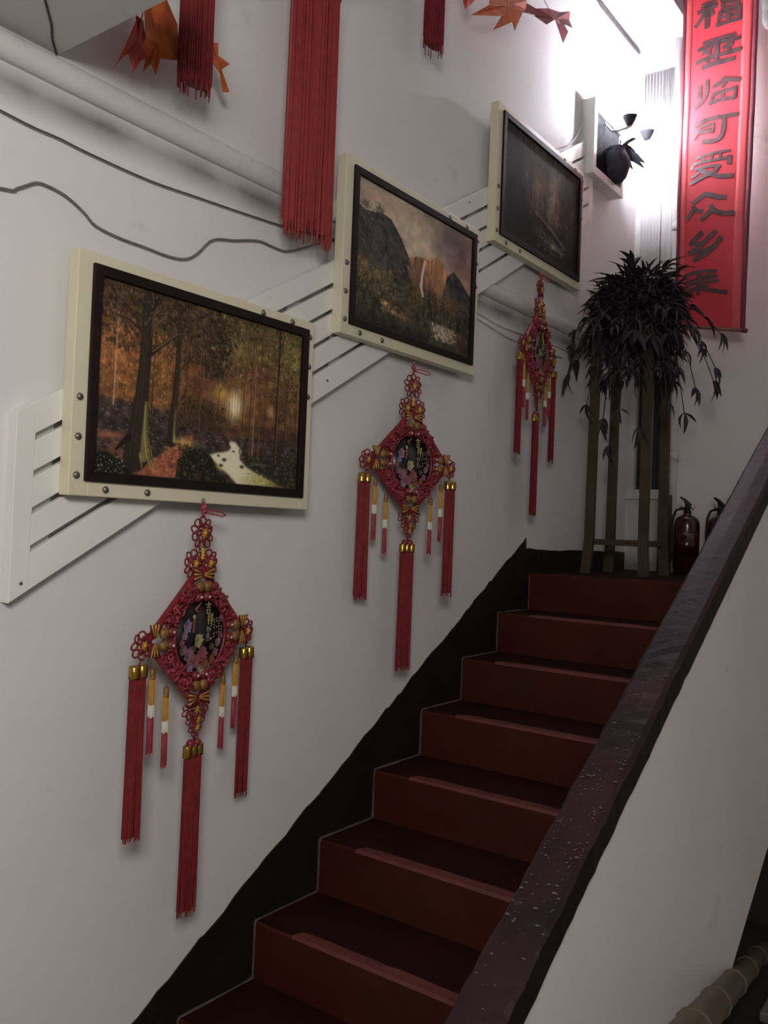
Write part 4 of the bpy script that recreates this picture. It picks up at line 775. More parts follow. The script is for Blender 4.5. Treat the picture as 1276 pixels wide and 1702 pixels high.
def leaf(poly, x, m, stem, curl=0.02):
    """a maple leaf cut to its outline, with fan folds and a curl, about a millimetre thick"""
    n = len(poly); cy = sum(p[0] for p in poly) / n; cz = sum(p[1] for p in poly) / n
    R_ = max(math.hypot(p[0] - cy, p[1] - cz) for p in poly); b = MB(); vs = []; fs = []
    for th in (0.0, -0.0012):
        vs.append((x + 0.010 + th, cy, cz))
        for i, p in enumerate(poly): d = math.hypot(p[0] - cy, p[1] - cz) / R_; vs.append((x + th + 0.010 - curl * d * d + 0.007 * (-1) ** i, p[0], p[1]))
    for i in range(n):
        j = (i + 1) % n; fs += [(0, 1 + i, 1 + j), (n + 1, n + 2 + j, n + 2 + i), (1 + i, n + 2 + i, n + 2 + j, 1 + j)]
    b.add(vs, fs)
    if stem: b.smooth = True; b.tube([(x + 0.008, cy, cz), (x, stem[0], stem[1])], 0.0016, 5)
    b.build('maple_leaf', m, mg, og)
L1 = [(-0.332, 2.523), (-0.313, 2.528), (-0.314, 2.508), (-0.301, 2.498), (-0.299, 2.425), (-0.315, 2.411), (-0.336, 2.373), (-0.349, 2.409), (-0.367, 2.399), (-0.378, 2.367), (-0.377, 2.382), (-0.359, 2.432), (-0.337, 2.499)]
L2 = [(-0.318, 2.541), (-0.29, 2.60), (-0.246, 2.60), (-0.20, 2.56), (-0.205, 2.46), (-0.239, 2.45), (-0.268, 2.435), (-0.266, 2.399), (-0.293, 2.412), (-0.301, 2.392), (-0.309, 2.418), (-0.318, 2.417), (-0.313, 2.464)]
L3 = [(-0.16, 2.55), (-0.134, 2.55), (-0.087, 2.56), (-0.084, 2.533), (-0.045, 2.524), (-0.065, 2.503), (-0.024, 2.465), (-0.038, 2.46), (-0.079, 2.481), (-0.103, 2.509), (-0.14, 2.525)]
L4 = [(-0.165, 2.62), (-0.139, 2.61), (-0.149, 2.594), (-0.124, 2.561), (-0.136, 2.538), (-0.16, 2.53)]
R1 = [(1.07, 3.36), (1.12, 3.37), (1.156, 3.319), (1.143, 3.297), (1.106, 3.262), (1.085, 3.30)]
R2 = [(1.224, 3.347), (1.29, 3.43), (1.38, 3.52), (1.47, 3.56), (1.527, 3.505), (1.552, 3.485), (1.486, 3.433), (1.448, 3.343), (1.411, 3.357), (1.283, 3.264), (1.328, 3.336), (1.141, 3.256), (1.225, 3.33)]
R3 = [(1.54, 3.53), (1.601, 3.522), (1.745, 3.588), (1.886, 3.648), (1.986, 3.702), (2.016, 3.681), (2.017, 3.64), (1.901, 3.629), (1.957, 3.591), (1.936, 3.532), (1.893, 3.519), (1.899, 3.569), (1.856, 3.589), (1.778, 3.579), (1.738, 3.514), (1.668, 3.52), (1.55, 3.483)]
leaf(L1, 0.09, 'maple_red', (-0.30, 2.62), 0.03); leaf(L2, 0.085, 'maple_orange', (-0.25, 2.65)); leaf(L3, 0.09, 'maple_orange', (-0.17, 2.66), 0.03); leaf(L4, 0.10, 'maple_red', (-0.15, 2.70))
leaf(R1, 0.09, 'maple_red', (1.10, 3.42)); leaf(R2, 0.11, 'maple_orange', (1.42, 3.60)); leaf(R3, 0.09, 'maple_plum', (1.60, 3.66), 0.03)
leaf([(p[0] - 0.16, p[1] + 0.07) for p in L2], 0.10, 'maple_red', (-0.40, 2.58)); leaf([(p[0] + 0.62, p[1] + 0.75) for p in L2], 0.10, 'maple_orange', (0.38, 2.99)); leaf([(p[0] - 0.55, p[1] - 0.28) for p in R2 if True], 0.10, 'maple_red', (0.87, 3.28)) if False else None
# ------------------------------------------------------------------ cables on the left wall
def cable(label, pts, r_, m, x=0.006):
    b = MB(); b.smooth = True; n = len(pts); fine = []
    for i in range(n - 1):                                                   # Catmull-Rom through the clips
        p0, p1, p2, p3 = [Vector((x + 0.003, *pts[max(0, min(n - 1, i + q))])) for q in (-1, 0, 1, 2)]
        for t in (0, .25, .5, .75): fine.append(0.5 * ((2 * p1) + (p2 - p0) * t + (2 * p0 - 5 * p1 + 4 * p2 - p3) * t * t + (3 * p1 - p0 - 3 * p2 + p3) * t ** 3))
    fine.append(Vector((x + 0.003, *pts[-1]))); o = b; o.tube(fine, r_, 6)
    o = b.build('cable', m); tag(o, label, 'cable'); return o
cable('thin dark dusty cable sagging along the left wall below the white pipe', [(-0.9, 2.215), (-0.613, 2.19), (-0.528, 2.184), (-0.468, 2.184), (-0.389, 2.179), (-0.214, 2.176), (-0.056, 2.186), (0.097, 2.196), (0.294, 2.212), (0.518, 2.238)], 0.0023, 'cable_dark')
cable('loose grey cable looping in waves above the autumn forest painting', [(-0.9, 1.99), (-0.604, 2.024), (-0.563, 2.038), (-0.522, 2.064), (-0.492, 2.067), (-0.446, 2.06), (-0.397, 2.038), (-0.363, 2.016), (-0.295, 2.007), (-0.223, 2.006), (-0.147, 2.004), (-0.088, 2.013), (-0.048, 2.04), (0.002, 2.09), (0.079, 2.111), (0.172, 2.137), (0.247, 2.137), (0.298, 2.143), (0.404, 2.19), (0.517, 2.247)], 0.0028, 'cable_grey')
cable('upper of two faint wires below the pipe, right of the waterfall painting', [(1.25, 2.22), (1.416, 2.209), (1.586, 2.196), (1.746, 2.199), (1.978, 2.212), (2.303, 2.218), (2.9, 2.24)], 0.003, 'pipe_paint')
cable('lower of two faint wires below the pipe, right of the waterfall painting', [(1.25, 2.196), (1.418, 2.185), (1.588, 2.167), (1.722, 2.16), (2.2, 2.17)], 0.003, 'pipe_paint')
cable('short white lead from behind the darkest painting to the wall lamp', [(2.0, 3.08), (2.093, 3.139), (2.221, 3.211), (2.31, 3.301), (2.345, 3.38), (2.345, 3.42)], 0.004, 'pipe_paint')
cable('dark cable along the top of the left wall ending at the back corner', [(1.6, 4.03), (2.404, 4.028), (2.519, 4.021), (2.85, 4.026), (3.05, 4.035)], 0.006, 'cable_dark', 0.01)
# ------------------------------------------------------------------ wall lamp: white box, dark panel with a plant relief, two arms
sc = thing('wall_lamp', 'white box wall lamp with two lit bulbs on arms and a dark plant relief', 'lamp', (0, 2.54, 3.10)); og = (0, 2.54, 3.10)
Y0, Y1, Z0, Z1 = 2.345, 2.735, 3.10, 3.475
b = MB(); 
for (a0, a1, c0, c1) in ((Y0, Y0 + 0.035, Z0, Z1), (Y1 - 0.035, Y1, Z0, Z1), (Y0 + 0.035, Y1 - 0.035, Z0, Z0 + 0.04), (Y0 + 0.035, Y1 - 0.035, Z1 - 0.06, Z1)): b.box(0.0, 0.072, a0, a1, c0, c1)
b.build('box_frame', 'sconce_white', sc, og, 0.003)
b = MB(); b.box(0.0, 0.055, Y0 + 0.035, Y1 - 0.035, Z0 + 0.04, Z1 - 0.06); b.build('dark_panel', 'sconce_panel', sc, og)
b = MB(); b.smooth = True; b.lathe([(0.03, 3.135), (0.052, 3.16), (0.068, 3.21), (0.066, 3.25), (0.048, 3.285), (0.04, 3.30), (0.046, 3.31)], (0.085, 2.60, 0), 16); vs_ = b.build('vase', 'vase_grey', sc, og)
for i in range(13):
    a = -1.2 + 3.3 * i / 12; L = random.uniform(0.09, 0.14); b = MB(); du, dz = math.sin(a), math.cos(a) * 0.7; out = random.uniform(0.2, 0.8)
    p = [Vector((0.10 + out * 0.12 * t, 2.60 + du * L * t, 3.30 + dz * L * t - 0.05 * t * t)) for t in (0, 0.35, 0.7, 1.0)]; sd = Vector((0.3, -dz, du)).normalized()
    ws = (0.004, 0.019, 0.015, 0.001); vs = []
    for q in range(4): vs += [p[q] - sd * ws[q], p[q] + Vector((0.004, 0, 0.002)), p[q] + sd * ws[q], p[q] - Vector((0.0008, 0, 0.001))]
    fs = []
    for q in range(3):
        for e in range(4): fs.append((4 * q + e, 4 * q + (e + 1) % 4, 4 * q + 4 + (e + 1) % 4, 4 * q + 4 + e))
    b.add(vs, fs); b.build('leaf', 'vase_grey', vs_, og)
for (yc, zc) in ((2.50, 3.372), (2.74, 3.392)):
    yr = min(yc, Y1 - 0.03); b = MB(); b.smooth = True
    b.tube([(0.06, yr, zc + 0.03), (0.075, yr, zc + 0.012), (0.095, (yr + yc) / 2, zc - 0.014), (0.13, yc, zc - 0.022), (0.17, yc, zc - 0.018), (0.20, yc, zc - 0.012)], 0.007, 8); ar = b.build('arm', 'sconce_white', sc, og)
    b = MB(); b.smooth = True; b.lathe([(0.013, zc - 0.014), (0.016, zc - 0.006), (0.031, zc + 0.024), (0.036, zc + 0.036), (0.0335, zc + 0.036), (0.014, zc - 0.002)], (0.187, yc, 0), 18); b.build('cup', 'cup_metal', ar, og)
    b = MB(); b.smooth = True; b.lathe([(0.008, zc + 0.002), (0.010, zc + 0.016), (0.020, zc + 0.034), (0.025, zc + 0.050), (0.023, zc + 0.064), (0.013, zc + 0.075), (0.002, zc + 0.078)], (0.187, yc, 0), 16); b.build('bulb', 'bulb', ar, og)
b = MB(); b.smooth = True; b.lathe([(0.004, 0.055), (0.004, 0.062)], (0, 2.60, 3.44), 8, 'x'); b.build('screw', 'screw_metal', sc, og)
# ------------------------------------------------------------------ red banner with brushed characters
bn = thing('red_banner', 'long red hanging banner with a column of dark brushed characters', 'banner', (0.5, 2.85, 2.40)); og = (0.5, 2.85, 2.40)
BT = 4.36
def bx(z, f): t = (z - 2.40) / (4.10 - 2.40); return (0.322 - 0.004 * t) * (1 - f) + (0.670 + 0.021 * t) * f
def wav(x, z): return 0.004 * math.sin(z * 5.1 + x * 4) + 0.0025 * math.sin(z * 17 + 1.3 + 5 * x) + 0.003 * math.sin(x * 11 + z * 2)
def sheet(name, f0, f1, m, dy, z0, z1, parent, nz=60, nx=8):
    b = MB(); b.smooth = True; vs = []; fs = []
    for i in range(nz + 1):
        z = z0 + (z1 - z0) * i / nz
        for d in (0, 0.002):
            for k in range(nx + 1):
                f = f0 + (f1 - f0) * k / nx; x = bx(z, f); vs.append((x, 2.85 - dy + d + wav(x, z), z - 0.065 * (f if z < 2.5 else f) * max(0, 1 - (z - 2.43) / 0.3)))
    w_ = nx + 1
    for i in range(nz):
        for k in range(nx):
            a = i * 2 * w_ + k; fs.append((a, a + 1, a + 2 * w_ + 1, a + 2 * w_)); a += w_; fs.append((a, a + 2 * w_, a + 2 * w_ + 1, a + 1))
        a = i * 2 * w_; fs.append((a, a + 2 * w_, a + 3 * w_, a + w_)); a += nx; fs.append((a, a + w_, a + 3 * w_, a + 2 * w_))
    b.add(vs, fs); return b.build(name, m, parent, og)
cl = sheet('cloth', 0.0, 1.0, 'banner_red', 0.0, 2.43, BT, bn)
sheet('side_border', 0.0, 0.045, 'banner_border', 0.0022, 2.43, BT, cl, 60, 2); sheet('side_border', 0.935, 1.0, 'banner_border', 0.0022, 2.43, BT, cl, 60, 2)
sheet('paper_margin', 0.05, 0.13, 'banner_paper', 0.0014, 2.44, BT, cl, 60, 2); sheet('paper_margin', 0.80, 0.93, 'banner_paper', 0.0014, 2.44, BT, cl, 60, 3)
b = MB(); b.smooth = True; b.tube([(0.315, 2.853, 2.432), (0.676, 2.853, 2.366)], 0.009, 10); rd = b.build('bottom_rod', 'banner_rod', bn, og)
b = MB(); b.smooth = True; b.tube([(0.655, 2.853, 2.370), (0.680, 2.853, 2.365)], 0.0115, 10); b.build('rod_end', 'banner_border', rd, og)
b = MB(); b.smooth = True; b.tube([(0.31, 2.853, BT), (0.70, 2.853, BT)], 0.010, 10); b.tube([(0.35, 2.853, BT), (0.5, 2.853, 4.42), (0.65, 2.853, BT)], 0.002, 5); b.build('top_rod', 'banner_rod', bn, og)
GLYPHS = [[(0.0156,[(0.4118,4.0599),(0.4447,4.0626),(0.4822,4.0637)]),(0.0173,[(0.3945,4.0313),(0.4356,4.0384),(0.4861,4.0404)]),(0.0165,[(0.4357,4.0332),(0.4105,3.997),(0.3833,3.9628)]),(0.0207,[(0.4409,4.0247),(0.4385,3.9436)]),(0.0137,[(0.4556,4.0267),(0.4695,4.0)]),(0.0137,[(0.5066,4.0572),(0.5867,4.0454)]),(0.0102,[(0.5073,4.035),(0.5523,4.0319),(0.5968,4.0254)]),(0.0116,[(0.5168,4.0403),(0.5145,4.0107)]),(0.0135,[(0.5904,4.0292),(0.5912,3.9988)]),(0.0116,[(0.5112,4.0118),(0.5593,4.0094),(0.6038,3.9997)]),(0.0137,[(0.5049,4.0071),(0.4909,3.9372)]),(0.0152,[(0.5975,4.0001),(0.5993,3.9395)]),(0.0102,[(0.5117,3.9947),(0.5916,3.9853)]),(0.0102,[(0.5027,3.974),(0.5923,3.9634)]),(0.0154,[(0.4859,3.9388),(0.5485,3.9424),(0.6056,3.9391)]),(0.0153,[(0.5481,4.0097),(0.5421,3.9445)])],[(0.0138,[(0.4244,3.8662),(0.4993,3.8703),(0.5793,3.8673)]),(0.0173,[(0.4006,3.8341),(0.4739,3.8528),(0.6021,3.8419)]),(0.0205,[(0.4929,3.8689),(0.49,3.7515)]),(0.0124,[(0.4228,3.8104),(0.4555,3.8159),(0.4678,3.8394)]),(0.0124,[(0.4256,3.8283),(0.4625,3.8003)]),(0.019,[(0.3942,3.771),(0.4597,3.7841),(0.6101,3.7829)]),(0.0187,[(0.5235,3.8157),(0.568,3.8224)]),(0.0122,[(0.552,3.8272),(0.55,3.7842)]),(0.0206,[(0.425,3.7398),(0.4837,3.7466),(0.5766,3.7446)]),(0.0117,[(0.4403,3.7762),(0.4541,3.7552)])],[(0.0172,[(0.414,3.6462),(0.414,3.5815)]),(0.0164,[(0.4486,3.6673),(0.449,3.5993),(0.4303,3.5669),(0.3931,3.5392)]),(0.017,[(0.4808,3.6262),(0.519,3.6443),(0.5346,3.6584)]),(0.0186,[(0.5251,3.6567),(0.5702,3.6407),(0.6083,3.631)]),(0.0155,[(0.5415,3.6413),(0.5231,3.6162)]),(0.017,[(0.4851,3.5912),(0.5462,3.5932),(0.5904,3.5977)]),(0.0153,[(0.485,3.5963),(0.4638,3.5428)]),(0.0134,[(0.5898,3.5979),(0.5841,3.5428)]),(0.017,[(0.467,3.5454),(0.5152,3.5562),(0.5793,3.5468)]),(0.0142,[(0.5302,3.5942),(0.5217,3.5562)])],[(0.0199,[(0.3977,3.4459),(0.4531,3.466),(0.5308,3.4639),(0.6039,3.4596)]),(0.0202,[(0.5388,3.4645),(0.5367,3.3747),(0.5087,3.3445),(0.4402,3.354)]),(0.0137,[(0.4214,3.4298),(0.4865,3.4391)]),(0.0171,[(0.4214,3.4298),(0.3932,3.3788)]),(0.0136,[(0.4865,3.4374),(0.4845,3.3975)]),(0.0144,[(0.4122,3.4049),(0.4877,3.3984)]),(0.0055,[(0.4251,3.416),(0.4807,3.4152)])],[(0.0116,[(0.4097,3.2733),(0.4911,3.2869),(0.5713,3.2819)]),(0.0123,[(0.4392,3.2785),(0.4483,3.2494)]),(0.0108,[(0.488,3.2809),(0.4824,3.2519)]),(0.0115,[(0.5268,3.2788),(0.5229,3.2495)]),(0.0117,[(0.3881,3.2219),(0.3939,3.2478),(0.476,3.2499),(0.5723,3.2467)]),(0.0188,[(0.5695,3.2557),(0.5685,3.2177)]),(0.0123,[(0.4048,3.2182),(0.4605,3.223),(0.5254,3.2172)]),(0.0155,[(0.5223,3.2162),(0.5006,3.1874),(0.4458,3.1722),(0.3854,3.1475)]),(0.0191,[(0.4282,3.2098),(0.4879,3.1784),(0.5272,3.1583),(0.5878,3.1527)]),(0.0117,[(0.3878,3.1776),(0.4236,3.1972)])],[(0.0178,[(0.4003,3.0441),(0.4424,3.0698),(0.4713,3.0843)]),(0.0203,[(0.4715,3.0775),(0.5174,3.0566),(0.5593,3.0467)]),(0.0157,[(0.4025,3.025),(0.4215,3.0011),(0.4496,2.9941)]),(0.0164,[(0.4078,3.0138),(0.3727,2.9694)]),(0.0189,[(0.4961,3.0172),(0.4905,2.9881),(0.446,2.9526)]),(0.0202,[(0.4968,2.9936),(0.549,2.9638),(0.6012,2.9624)])],[(0.0196,[(0.4509,2.8876),(0.422,2.8655),(0.3914,2.8368)]),(0.0116,[(0.3915,2.8333),(0.4426,2.8384)]),(0.0195,[(0.5175,2.8827),(0.4717,2.847),(0.4367,2.8158),(0.3862,2.7901)]),(0.0157,[(0.3863,2.7884),(0.4505,2.7933),(0.4892,2.8039)]),(0.0221,[(0.5425,2.8484),(0.5149,2.8097),(0.4706,2.7767),(0.4123,2.7538)])],[(0.0151,[(0.3455,2.6498),(0.3813,2.6839),(0.4471,2.6912),(0.5252,2.6814)]),(0.0137,[(0.3659,2.6402),(0.4645,2.6585),(0.5291,2.6559)]),(0.0196,[(0.4406,2.6905),(0.4375,2.5765)]),(0.0136,[(0.3765,2.6218),(0.4158,2.6401),(0.5395,2.6312)]),(0.0123,[(0.3838,2.6021),(0.4885,2.6149)]),(0.0169,[(0.4597,2.6021),(0.5218,2.5821),(0.5795,2.5661)]),(0.0169,[(0.4235,2.6053),(0.3679,2.5788)]),(0.0148,[(0.4863,2.6871),(0.4818,2.6242)])]]

for g in GLYPHS:
    b = MB()
    for si, (wd, pts) in enumerate(g):
        P = [Vector(p) for p in pts]; fine = []
        for i in range(len(P) - 1):
            for t in range(4): fine.append(P[i].lerp(P[i + 1], t / 4))
        fine.append(P[-1])
        for _ in range(2): fine = [fine[0]] + [(fine[i - 1] + fine[i] * 2 + fine[i + 1]) / 4 for i in range(1, len(fine) - 1)] + [fine[-1]]
        vs = []; fs = []; n = len(fine); dz = 0.0032 + 0.0003 * (si % 4)
        dn = (fine[1] - fine[0]).normalized(); up = (fine[-1] - fine[-2]).normalized()
        fine = [fine[0] - dn * wd * 0.25] + fine + [fine[-1] + up * wd * 0.25]; n += 2
        for i in range(n):
            d = (fine[min(n - 1, i + 1)] - fine[max(0, i - 1)]).normalized(); nr = Vector((-d.y, d.x)); w_ = wd * 0.60 * (1 + 0.10 * math.sin(i * 1.9 + si)) * (0.62 if i in (0, n - 1) else 1)
            for (q, e) in ((1, 0), (-1, 0), (-1, 1), (1, 1)):
                p = fine[i] + nr * w_ * q; vs.append((p.x, 2.85 - dz + 0.0016 * e + wav(p.x, p.y), p.y))
        for i in range(n - 1):
            for k in range(4): fs.append((4 * i + k, 4 * i + (k + 1) % 4, 4 * i + 4 + (k + 1) % 4, 4 * i + 4 + k))
        fs += [(0, 1, 2, 3), (4 * n - 1, 4 * n - 2, 4 * n - 3, 4 * n - 4)]; b.add(vs, fs)
    b.build('brushed_character', 'banner_ink', cl, og)
b = MB(); b.smooth = True
b.ball((0.80, 2.72, 3.93), 0.085, 16, 10, (0.8, 0.6, 2.0)); b.ball((0.79, 2.72, 3.83), 0.06, 14, 8, (0.9, 0.7, 1.2))
b.tube([(0.80, 2.72, 4.08), (0.80, 2.72, 4.42)], 0.004, 6)
tag(b.build('cloth_bundle', 'pale_bag'), 'pale rounded bundle at the top right edge beside the red banner', 'bundle')
# ------------------------------------------------------------------ tall wooden stand with a trailing plant
SX, SY = 0.277, 2.40
ps = thing('plant_stand', 'tall four-legged slatted wooden plant stand on the landing', 'stand', (SX, SY, LAND)); og = (SX, SY, LAND)
A = 0.125
legs = [(-1, -1), (-1, 1), (1, -1), (1, 1)]
for (sx_, sy_) in legs:
    b = MB(); vs = []
    for (z, e, hw) in ((LAND, 0.014, 0.0235), (1.32, 0.004, 0.022), (2.30, 0.0, 0.0205)):
        cx, cy = SX + sx_ * (A + e), SY + sy_ * (A + e)
        vs += [(cx - hw, cy - 0.013, z), (cx + hw, cy - 0.013, z), (cx + hw, cy + 0.013, z), (cx - hw, cy + 0.013, z)]
    fs = [(3, 2, 1, 0), (8, 9, 10, 11)] + [(4 * i + k, 4 * i + (k + 1) % 4, 4 * i + 4 + (k + 1) % 4, 4 * i + 4 + k) for i in range(2) for k in range(4)]
    b.add(vs, fs); b.build('leg', 'stand_wood', ps, og, 0.002)
for (x0, x1, y0, y1) in ((SX - A + 0.02, SX + A - 0.02, SY - A - 0.009, SY - A + 0.009), (SX - A + 0.02, SX + A - 0.02, SY + A - 0.009, SY + A + 0.009), (SX - A - 0.009, SX - A + 0.009, SY - A, SY + A), (SX + A - 0.009, SX + A + 0.009, SY - A, SY + A)):
    for z in (1.305, 2.24):
        b = MB(); b.box(x0, x1, y0, y1, z - 0.014, z + 0.014); b.build('rail', 'stand_wood', ps, og, 0.0015)
b = MB(); b.box(SX - A - 0.01, SX + A + 0.01, SY - A - 0.01, SY + A + 0.01, 2.255, 2.272); b.build('shelf', 'stand_wood', ps, og)
pl = thing('trailing_plant', 'dense dark purple-leaved trailing plant spilling over the tall wooden stand', 'plant', (SX, SY, 2.272)); og = (SX, SY, 2.272)
b = MB(); b.smooth = True; b.lathe([(0.085, 2.273), (0.10, 2.30), (0.125, 2.40), (0.128, 2.42), (0.118, 2.42), (0.11, 2.38)], (SX, SY, 0), 18); b.build('pot', 'basket', pl, og)
# dense inner foliage: hundreds of crossing leaf blades nobody could count
def leaf_geo(L, W_, fold, droop, n=4):
    vs = []; fs = []
    prof = [(0, .12), (.2, .75), (.45, 1.0), (.75, .6), (1.0, .03)]
    for (t, w_) in prof:
        z = -droop * L * t * t; vs += [(L * t, -W_ * w_ * .5, z + fold * W_ * w_), (L * t, 0, z), (L * t, W_ * w_ * .5, z + fold * W_ * w_), (L * t, 0, z - 0.0012)]
    for i in range(4):
        for k in range(4): fs.append((4 * i + k, 4 * i + (k + 1) % 4, 4 * i + 4 + (k + 1) % 4, 4 * i + 4 + k))
    return vs, fs
CEN = Vector((SX + 0.015, SY, 2.415)); rl = random.Random(3)
b = MB()
for i in range(2600):
    th = rl.uniform(0, 6.283); ph = math.acos(rl.uniform(-1, 1)); r_ = rl.random() ** 0.45
    p = CEN + Vector((0.215 * r_ * math.sin(ph) * math.cos(th), 0.205 * r_ * math.sin(ph) * math.sin(th), (0.175 if math.cos(ph) > 0 else 0.27) * r_ * math.cos(ph)))
    if p.z < 2.20 and abs(p.x - CEN.x) < 0.09 and rl.random() < 0.8: continue
    vs, fs = leaf_geo(rl.uniform(0.045, 0.075), rl.uniform(0.014, 0.022), 0.25, 0.4)
    m = Matrix.Translation(p) @ Euler((rl.uniform(-.6, .6), rl.uniform(-1.1, 1.1), th + rl.uniform(-1, 1))).to_matrix().to_4x4()
    b.add([m @ Vector(v) for v in vs], fs)
for i in range(420):
    th = rl.uniform(-2.9, 0.7); r_ = rl.uniform(0.12, 0.20); p = Vector((SX + 0.01 + r_ * math.cos(th), SY + r_ * math.sin(th), 2.30 - 0.25 * rl.random() ** 1.4))
    vs, fs = leaf_geo(rl.uniform(0.05, 0.085), rl.uniform(0.014, 0.022), 0.25, 0.3)
    m = Matrix.Translation(p) @ Euler((rl.uniform(-.6, .6), rl.uniform(0.3, 1.4), th + rl.uniform(-.8, .8))).to_matrix().to_4x4()
    b.add([m @ Vector(v) for v in vs], fs)
stuff(b.build('inner_foliage', 'leaf_purple', pl, og))
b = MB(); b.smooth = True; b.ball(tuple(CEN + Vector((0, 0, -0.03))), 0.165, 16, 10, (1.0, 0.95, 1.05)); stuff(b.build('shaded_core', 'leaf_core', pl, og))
LM = []
for (L, W_, d) in ((0.085, 0.024, 0.3), (0.10, 0.027, 0.5), (0.07, 0.022, 0.15), (0.09, 0.023, 0.7)):
    b = MB(); vs, fs = leaf_geo(L, W_, 0.28, d); b.add(vs, fs); LM.append(b.mesh('leaf', 'leaf_purple'))
def put_leaf(p, direction, roll, s=1.0):
    o = bpy.data.objects.new('leaf', LM[rl.randrange(4)]); COL.objects.link(o); o.parent = pl
    q = Vector(direction).normalized().to_track_quat('X', 'Z'); o.rotation_mode = 'QUATERNION'; o.rotation_quaternion = q @ Euler((roll, 0, 0)).to_quaternion()
    o.location = Vector(p) - Vector(og); o.scale = (s, s, s)
nl = 0; stems = MB(); stems.smooth = True
def stem(pts, every=2, both=True):
    global nl
    stems.tube(pts, 0.0022, 5); P = [Vector(p) for p in pts]
    for i in range(1, len(P)):
        d = (P[i] - P[i - 1]).normalized()
        if i % every == 0 or i == len(P) - 1:
            side = d.cross(Vector((0, 0, 1))); side = side.normalized() if side.length > .05 else Vector((1, 0, 0))
            for sg in ((-1, 1) if both else (1,)):
                put_leaf(P[i], d * 0.8 + side * sg * rl.uniform(.4, .9) + Vector((0, 0, rl.uniform(-.2, .5))), rl.uniform(-.6, .6), rl.uniform(.75, 1.1)); nl += 1
            if i == len(P) - 1: put_leaf(P[i], d + Vector((0, 0, .1)), rl.uniform(-.5, .5), rl.uniform(.8, 1.1)); nl += 1
def arc(a, el, L, sag, n=7, z0=0.0, r0=0.10):
    pts = []; d = Vector((math.cos(a), math.sin(a), 0))
    for i in range(n):
        t = i / (n - 1); p = CEN + Vector((0, 0, z0)) + d * (r0 + L * math.cos(el) * t) + Vector((0, 0, L * math.sin(el) * t - sag * t * t))
        p.x = max(p.x, 0.02); p.y = min(p.y, 2.80); pts.append(p)
    return pts
for i in range(17): stem(arc(rl.uniform(0, 6.283), rl.uniform(0.5, 1.25), rl.uniform(0.10, 0.20), rl.uniform(0.0, 0.08), 6, 0.06, 0.05))       # crown
for i in range(12): stem(arc(rl.uniform(-2.6, 0.6), rl.uniform(-0.2, 0.4), rl.uniform(0.14, 0.22), rl.uniform(0.05, 0.16), 6, 0.0, 0.10))
for (a, L, sag, z0) in ((-2.75, 0.22, 0.18, 0.0), (-2.5, 0.20, 0.30, -0.03), (-2.2, 0.14, 0.42, -0.06), (-1.9, 0.10, 0.50, -0.05), (-1.5, 0.10, 0.46, -0.05), (-1.1, 0.12, 0.55, -0.05), (-0.7, 0.18, 0.44, -0.05), (-0.3, 0.22, 0.40, -0.02), (0.0, 0.26, 0.30, -0.02), (0.3, 0.24, 0.36, 0.0), (-2.9, 0.16, 0.26, 0.02), (0.05, 0.27, 0.18, 0.02), (-0.5, 0.22, 0.5, -0.04), (2.6, 0.12, 0.45, -0.05), (-1.75, 0.09, 0.62, -0.05)):
    stem(arc(a, 0.05, L, sag, 9, z0, 0.11))
for i in range(40):                                                          # single blades standing out of the mass
    th = rl.uniform(-2.9, 0.4); ph = rl.uniform(0.2, 2.1); p = CEN + Vector((0.185 * math.sin(ph) * math.cos(th), 0.18 * math.sin(ph) * math.sin(th), 0.16 * math.cos(ph)))
    put_leaf(p, (p - CEN).normalized() + Vector((rl.uniform(-.4, .4), 0, rl.uniform(-.3, .5))), rl.uniform(-.7, .7), rl.uniform(.8, 1.1)); nl += 1
print('plant leaves', nl)
stuff(stems.build('stems', 'stem_purple', pl, og))
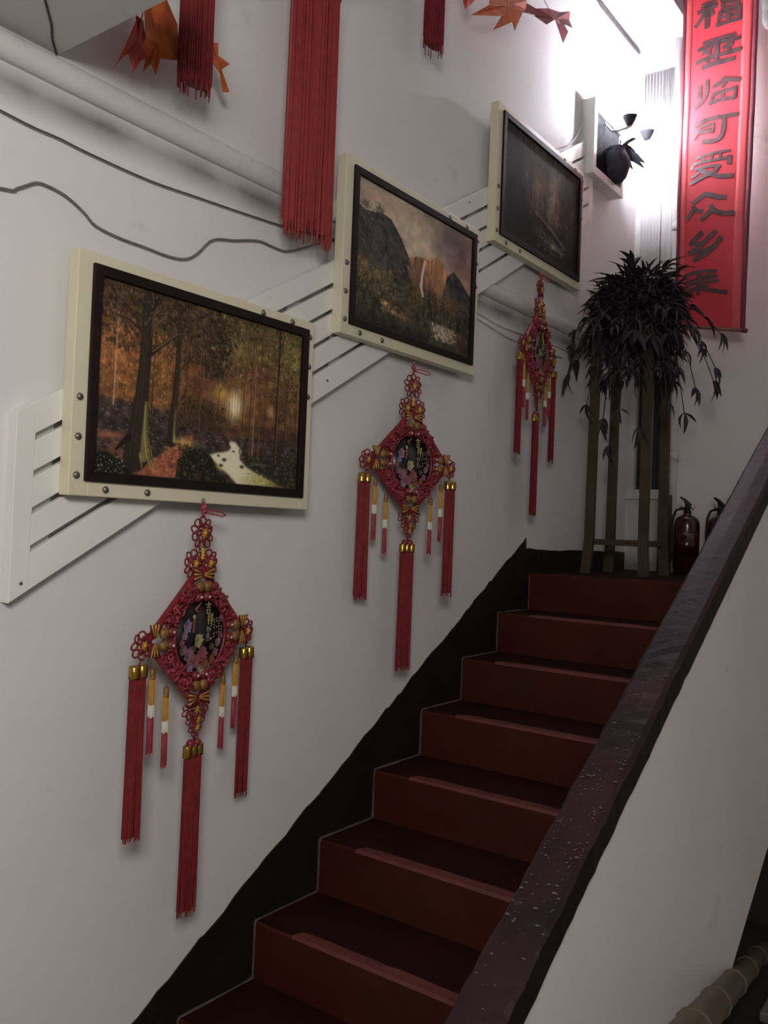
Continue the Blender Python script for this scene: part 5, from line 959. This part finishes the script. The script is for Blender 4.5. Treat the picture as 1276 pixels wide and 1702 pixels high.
# ------------------------------------------------------------------ fire extinguishers and a board on the landing
def extinguisher(x, y, rz, label):
    e = thing('fire_extinguisher', label, 'extinguisher', (x, y, LAND), rz, 'fire extinguishers on the landing')
    b = MB(); b.smooth = True; b.lathe([(0.056, 0.0), (0.060, 0.004), (0.060, 0.03), (0.0625, 0.032), (0.0625, 0.25), (0.060, 0.268), (0.052, 0.285), (0.036, 0.297), (0.020, 0.303), (0.019, 0.318)], (0, 0, 0), 28); bd = b.build('cylinder', 'extinguisher_red', e)
    b = MB(); b.smooth = True; vs = []; fs = []
    for i in range(13):
        a = -2.1 + 1.6 * i / 12
        for (r_, z) in ((0.0628, 0.09), (0.0628, 0.21), (0.0634, 0.21), (0.0634, 0.09)): vs.append((r_ * math.cos(a), r_ * math.sin(a), z))
    for i in range(12):
        for k in range(4): fs.append((4 * i + k, 4 * i + (k + 1) % 4, 4 * i + 4 + (k + 1) % 4, 4 * i + 4 + k))
    b.add(vs, fs); lb = b.build('paper_label', 'extinguisher_red', bd)
    b = MB(); b.smooth = True; b.lathe([(0.016, 0.316), (0.018, 0.322), (0.014, 0.330), (0.014, 0.352), (0.010, 0.358)], (0, 0, 0), 14); b.tube([(0, 0, 0.335), (-0.03, 0, 0.335), (-0.034, 0, 0.335)], [0.008, 0.008, 0.010], 10); b.tube([(0, 0, 0.335), (0, -0.022, 0.335)], [0.010, 0.011], 12); b.build('valve', 'black_metal', e)
    b = MB(); b.prism([(-0.012, 0.352), (0.012, 0.350), (0.020, 0.358), (-0.010, 0.385), (-0.035, 0.398), (-0.040, 0.392), (-0.018, 0.372)], 'y', -0.010, 0.010); b.prism([(0.004, 0.340), (0.02, 0.335), (0.028, 0.325), (0.030, 0.331), (0.018, 0.345), (0.004, 0.350)], 'y', -0.009, 0.009); b.build('squeeze_handle', 'black_metal', e, None, 0.002)
    b = MB(); b.smooth = True; b.tube([(0.026 + 0.011 * math.cos(6.283 * i / 14), 0.0, 0.345 + 0.011 * math.sin(6.283 * i / 14)) for i in range(14)], 0.0014, 5, closed=True); b.build('safety_pin', 'screw_metal', e)
    b = MB(); b.smooth = True; b.tube([(-0.034, 0, 0.335), (-0.056, 0, 0.325), (-0.071, 0, 0.29), (-0.073, 0, 0.22), (-0.072, 0, 0.12), (-0.071, 0, 0.09)], [0.0065] * 4 + [0.0075, 0.011], 8); b.build('hose', 'rubber', e)
extinguisher(0.405, 2.90, 0.15, 'left of two dark red fire extinguishers on the landing, beside the plant stand')
extinguisher(0.562, 2.93, -0.2, 'right of two dark red fire extinguishers, half hidden behind the maroon coping')
b = MB(); b.prism([(0.262, LAND), (0.286, LAND), (0.283, 1.565), (0.262, 1.56)], 'y', 2.88, 3.03); tag(b.build('wooden_board', 'dark_board'), 'narrow dark reddish board standing between the plant stand and the extinguishers', 'board')
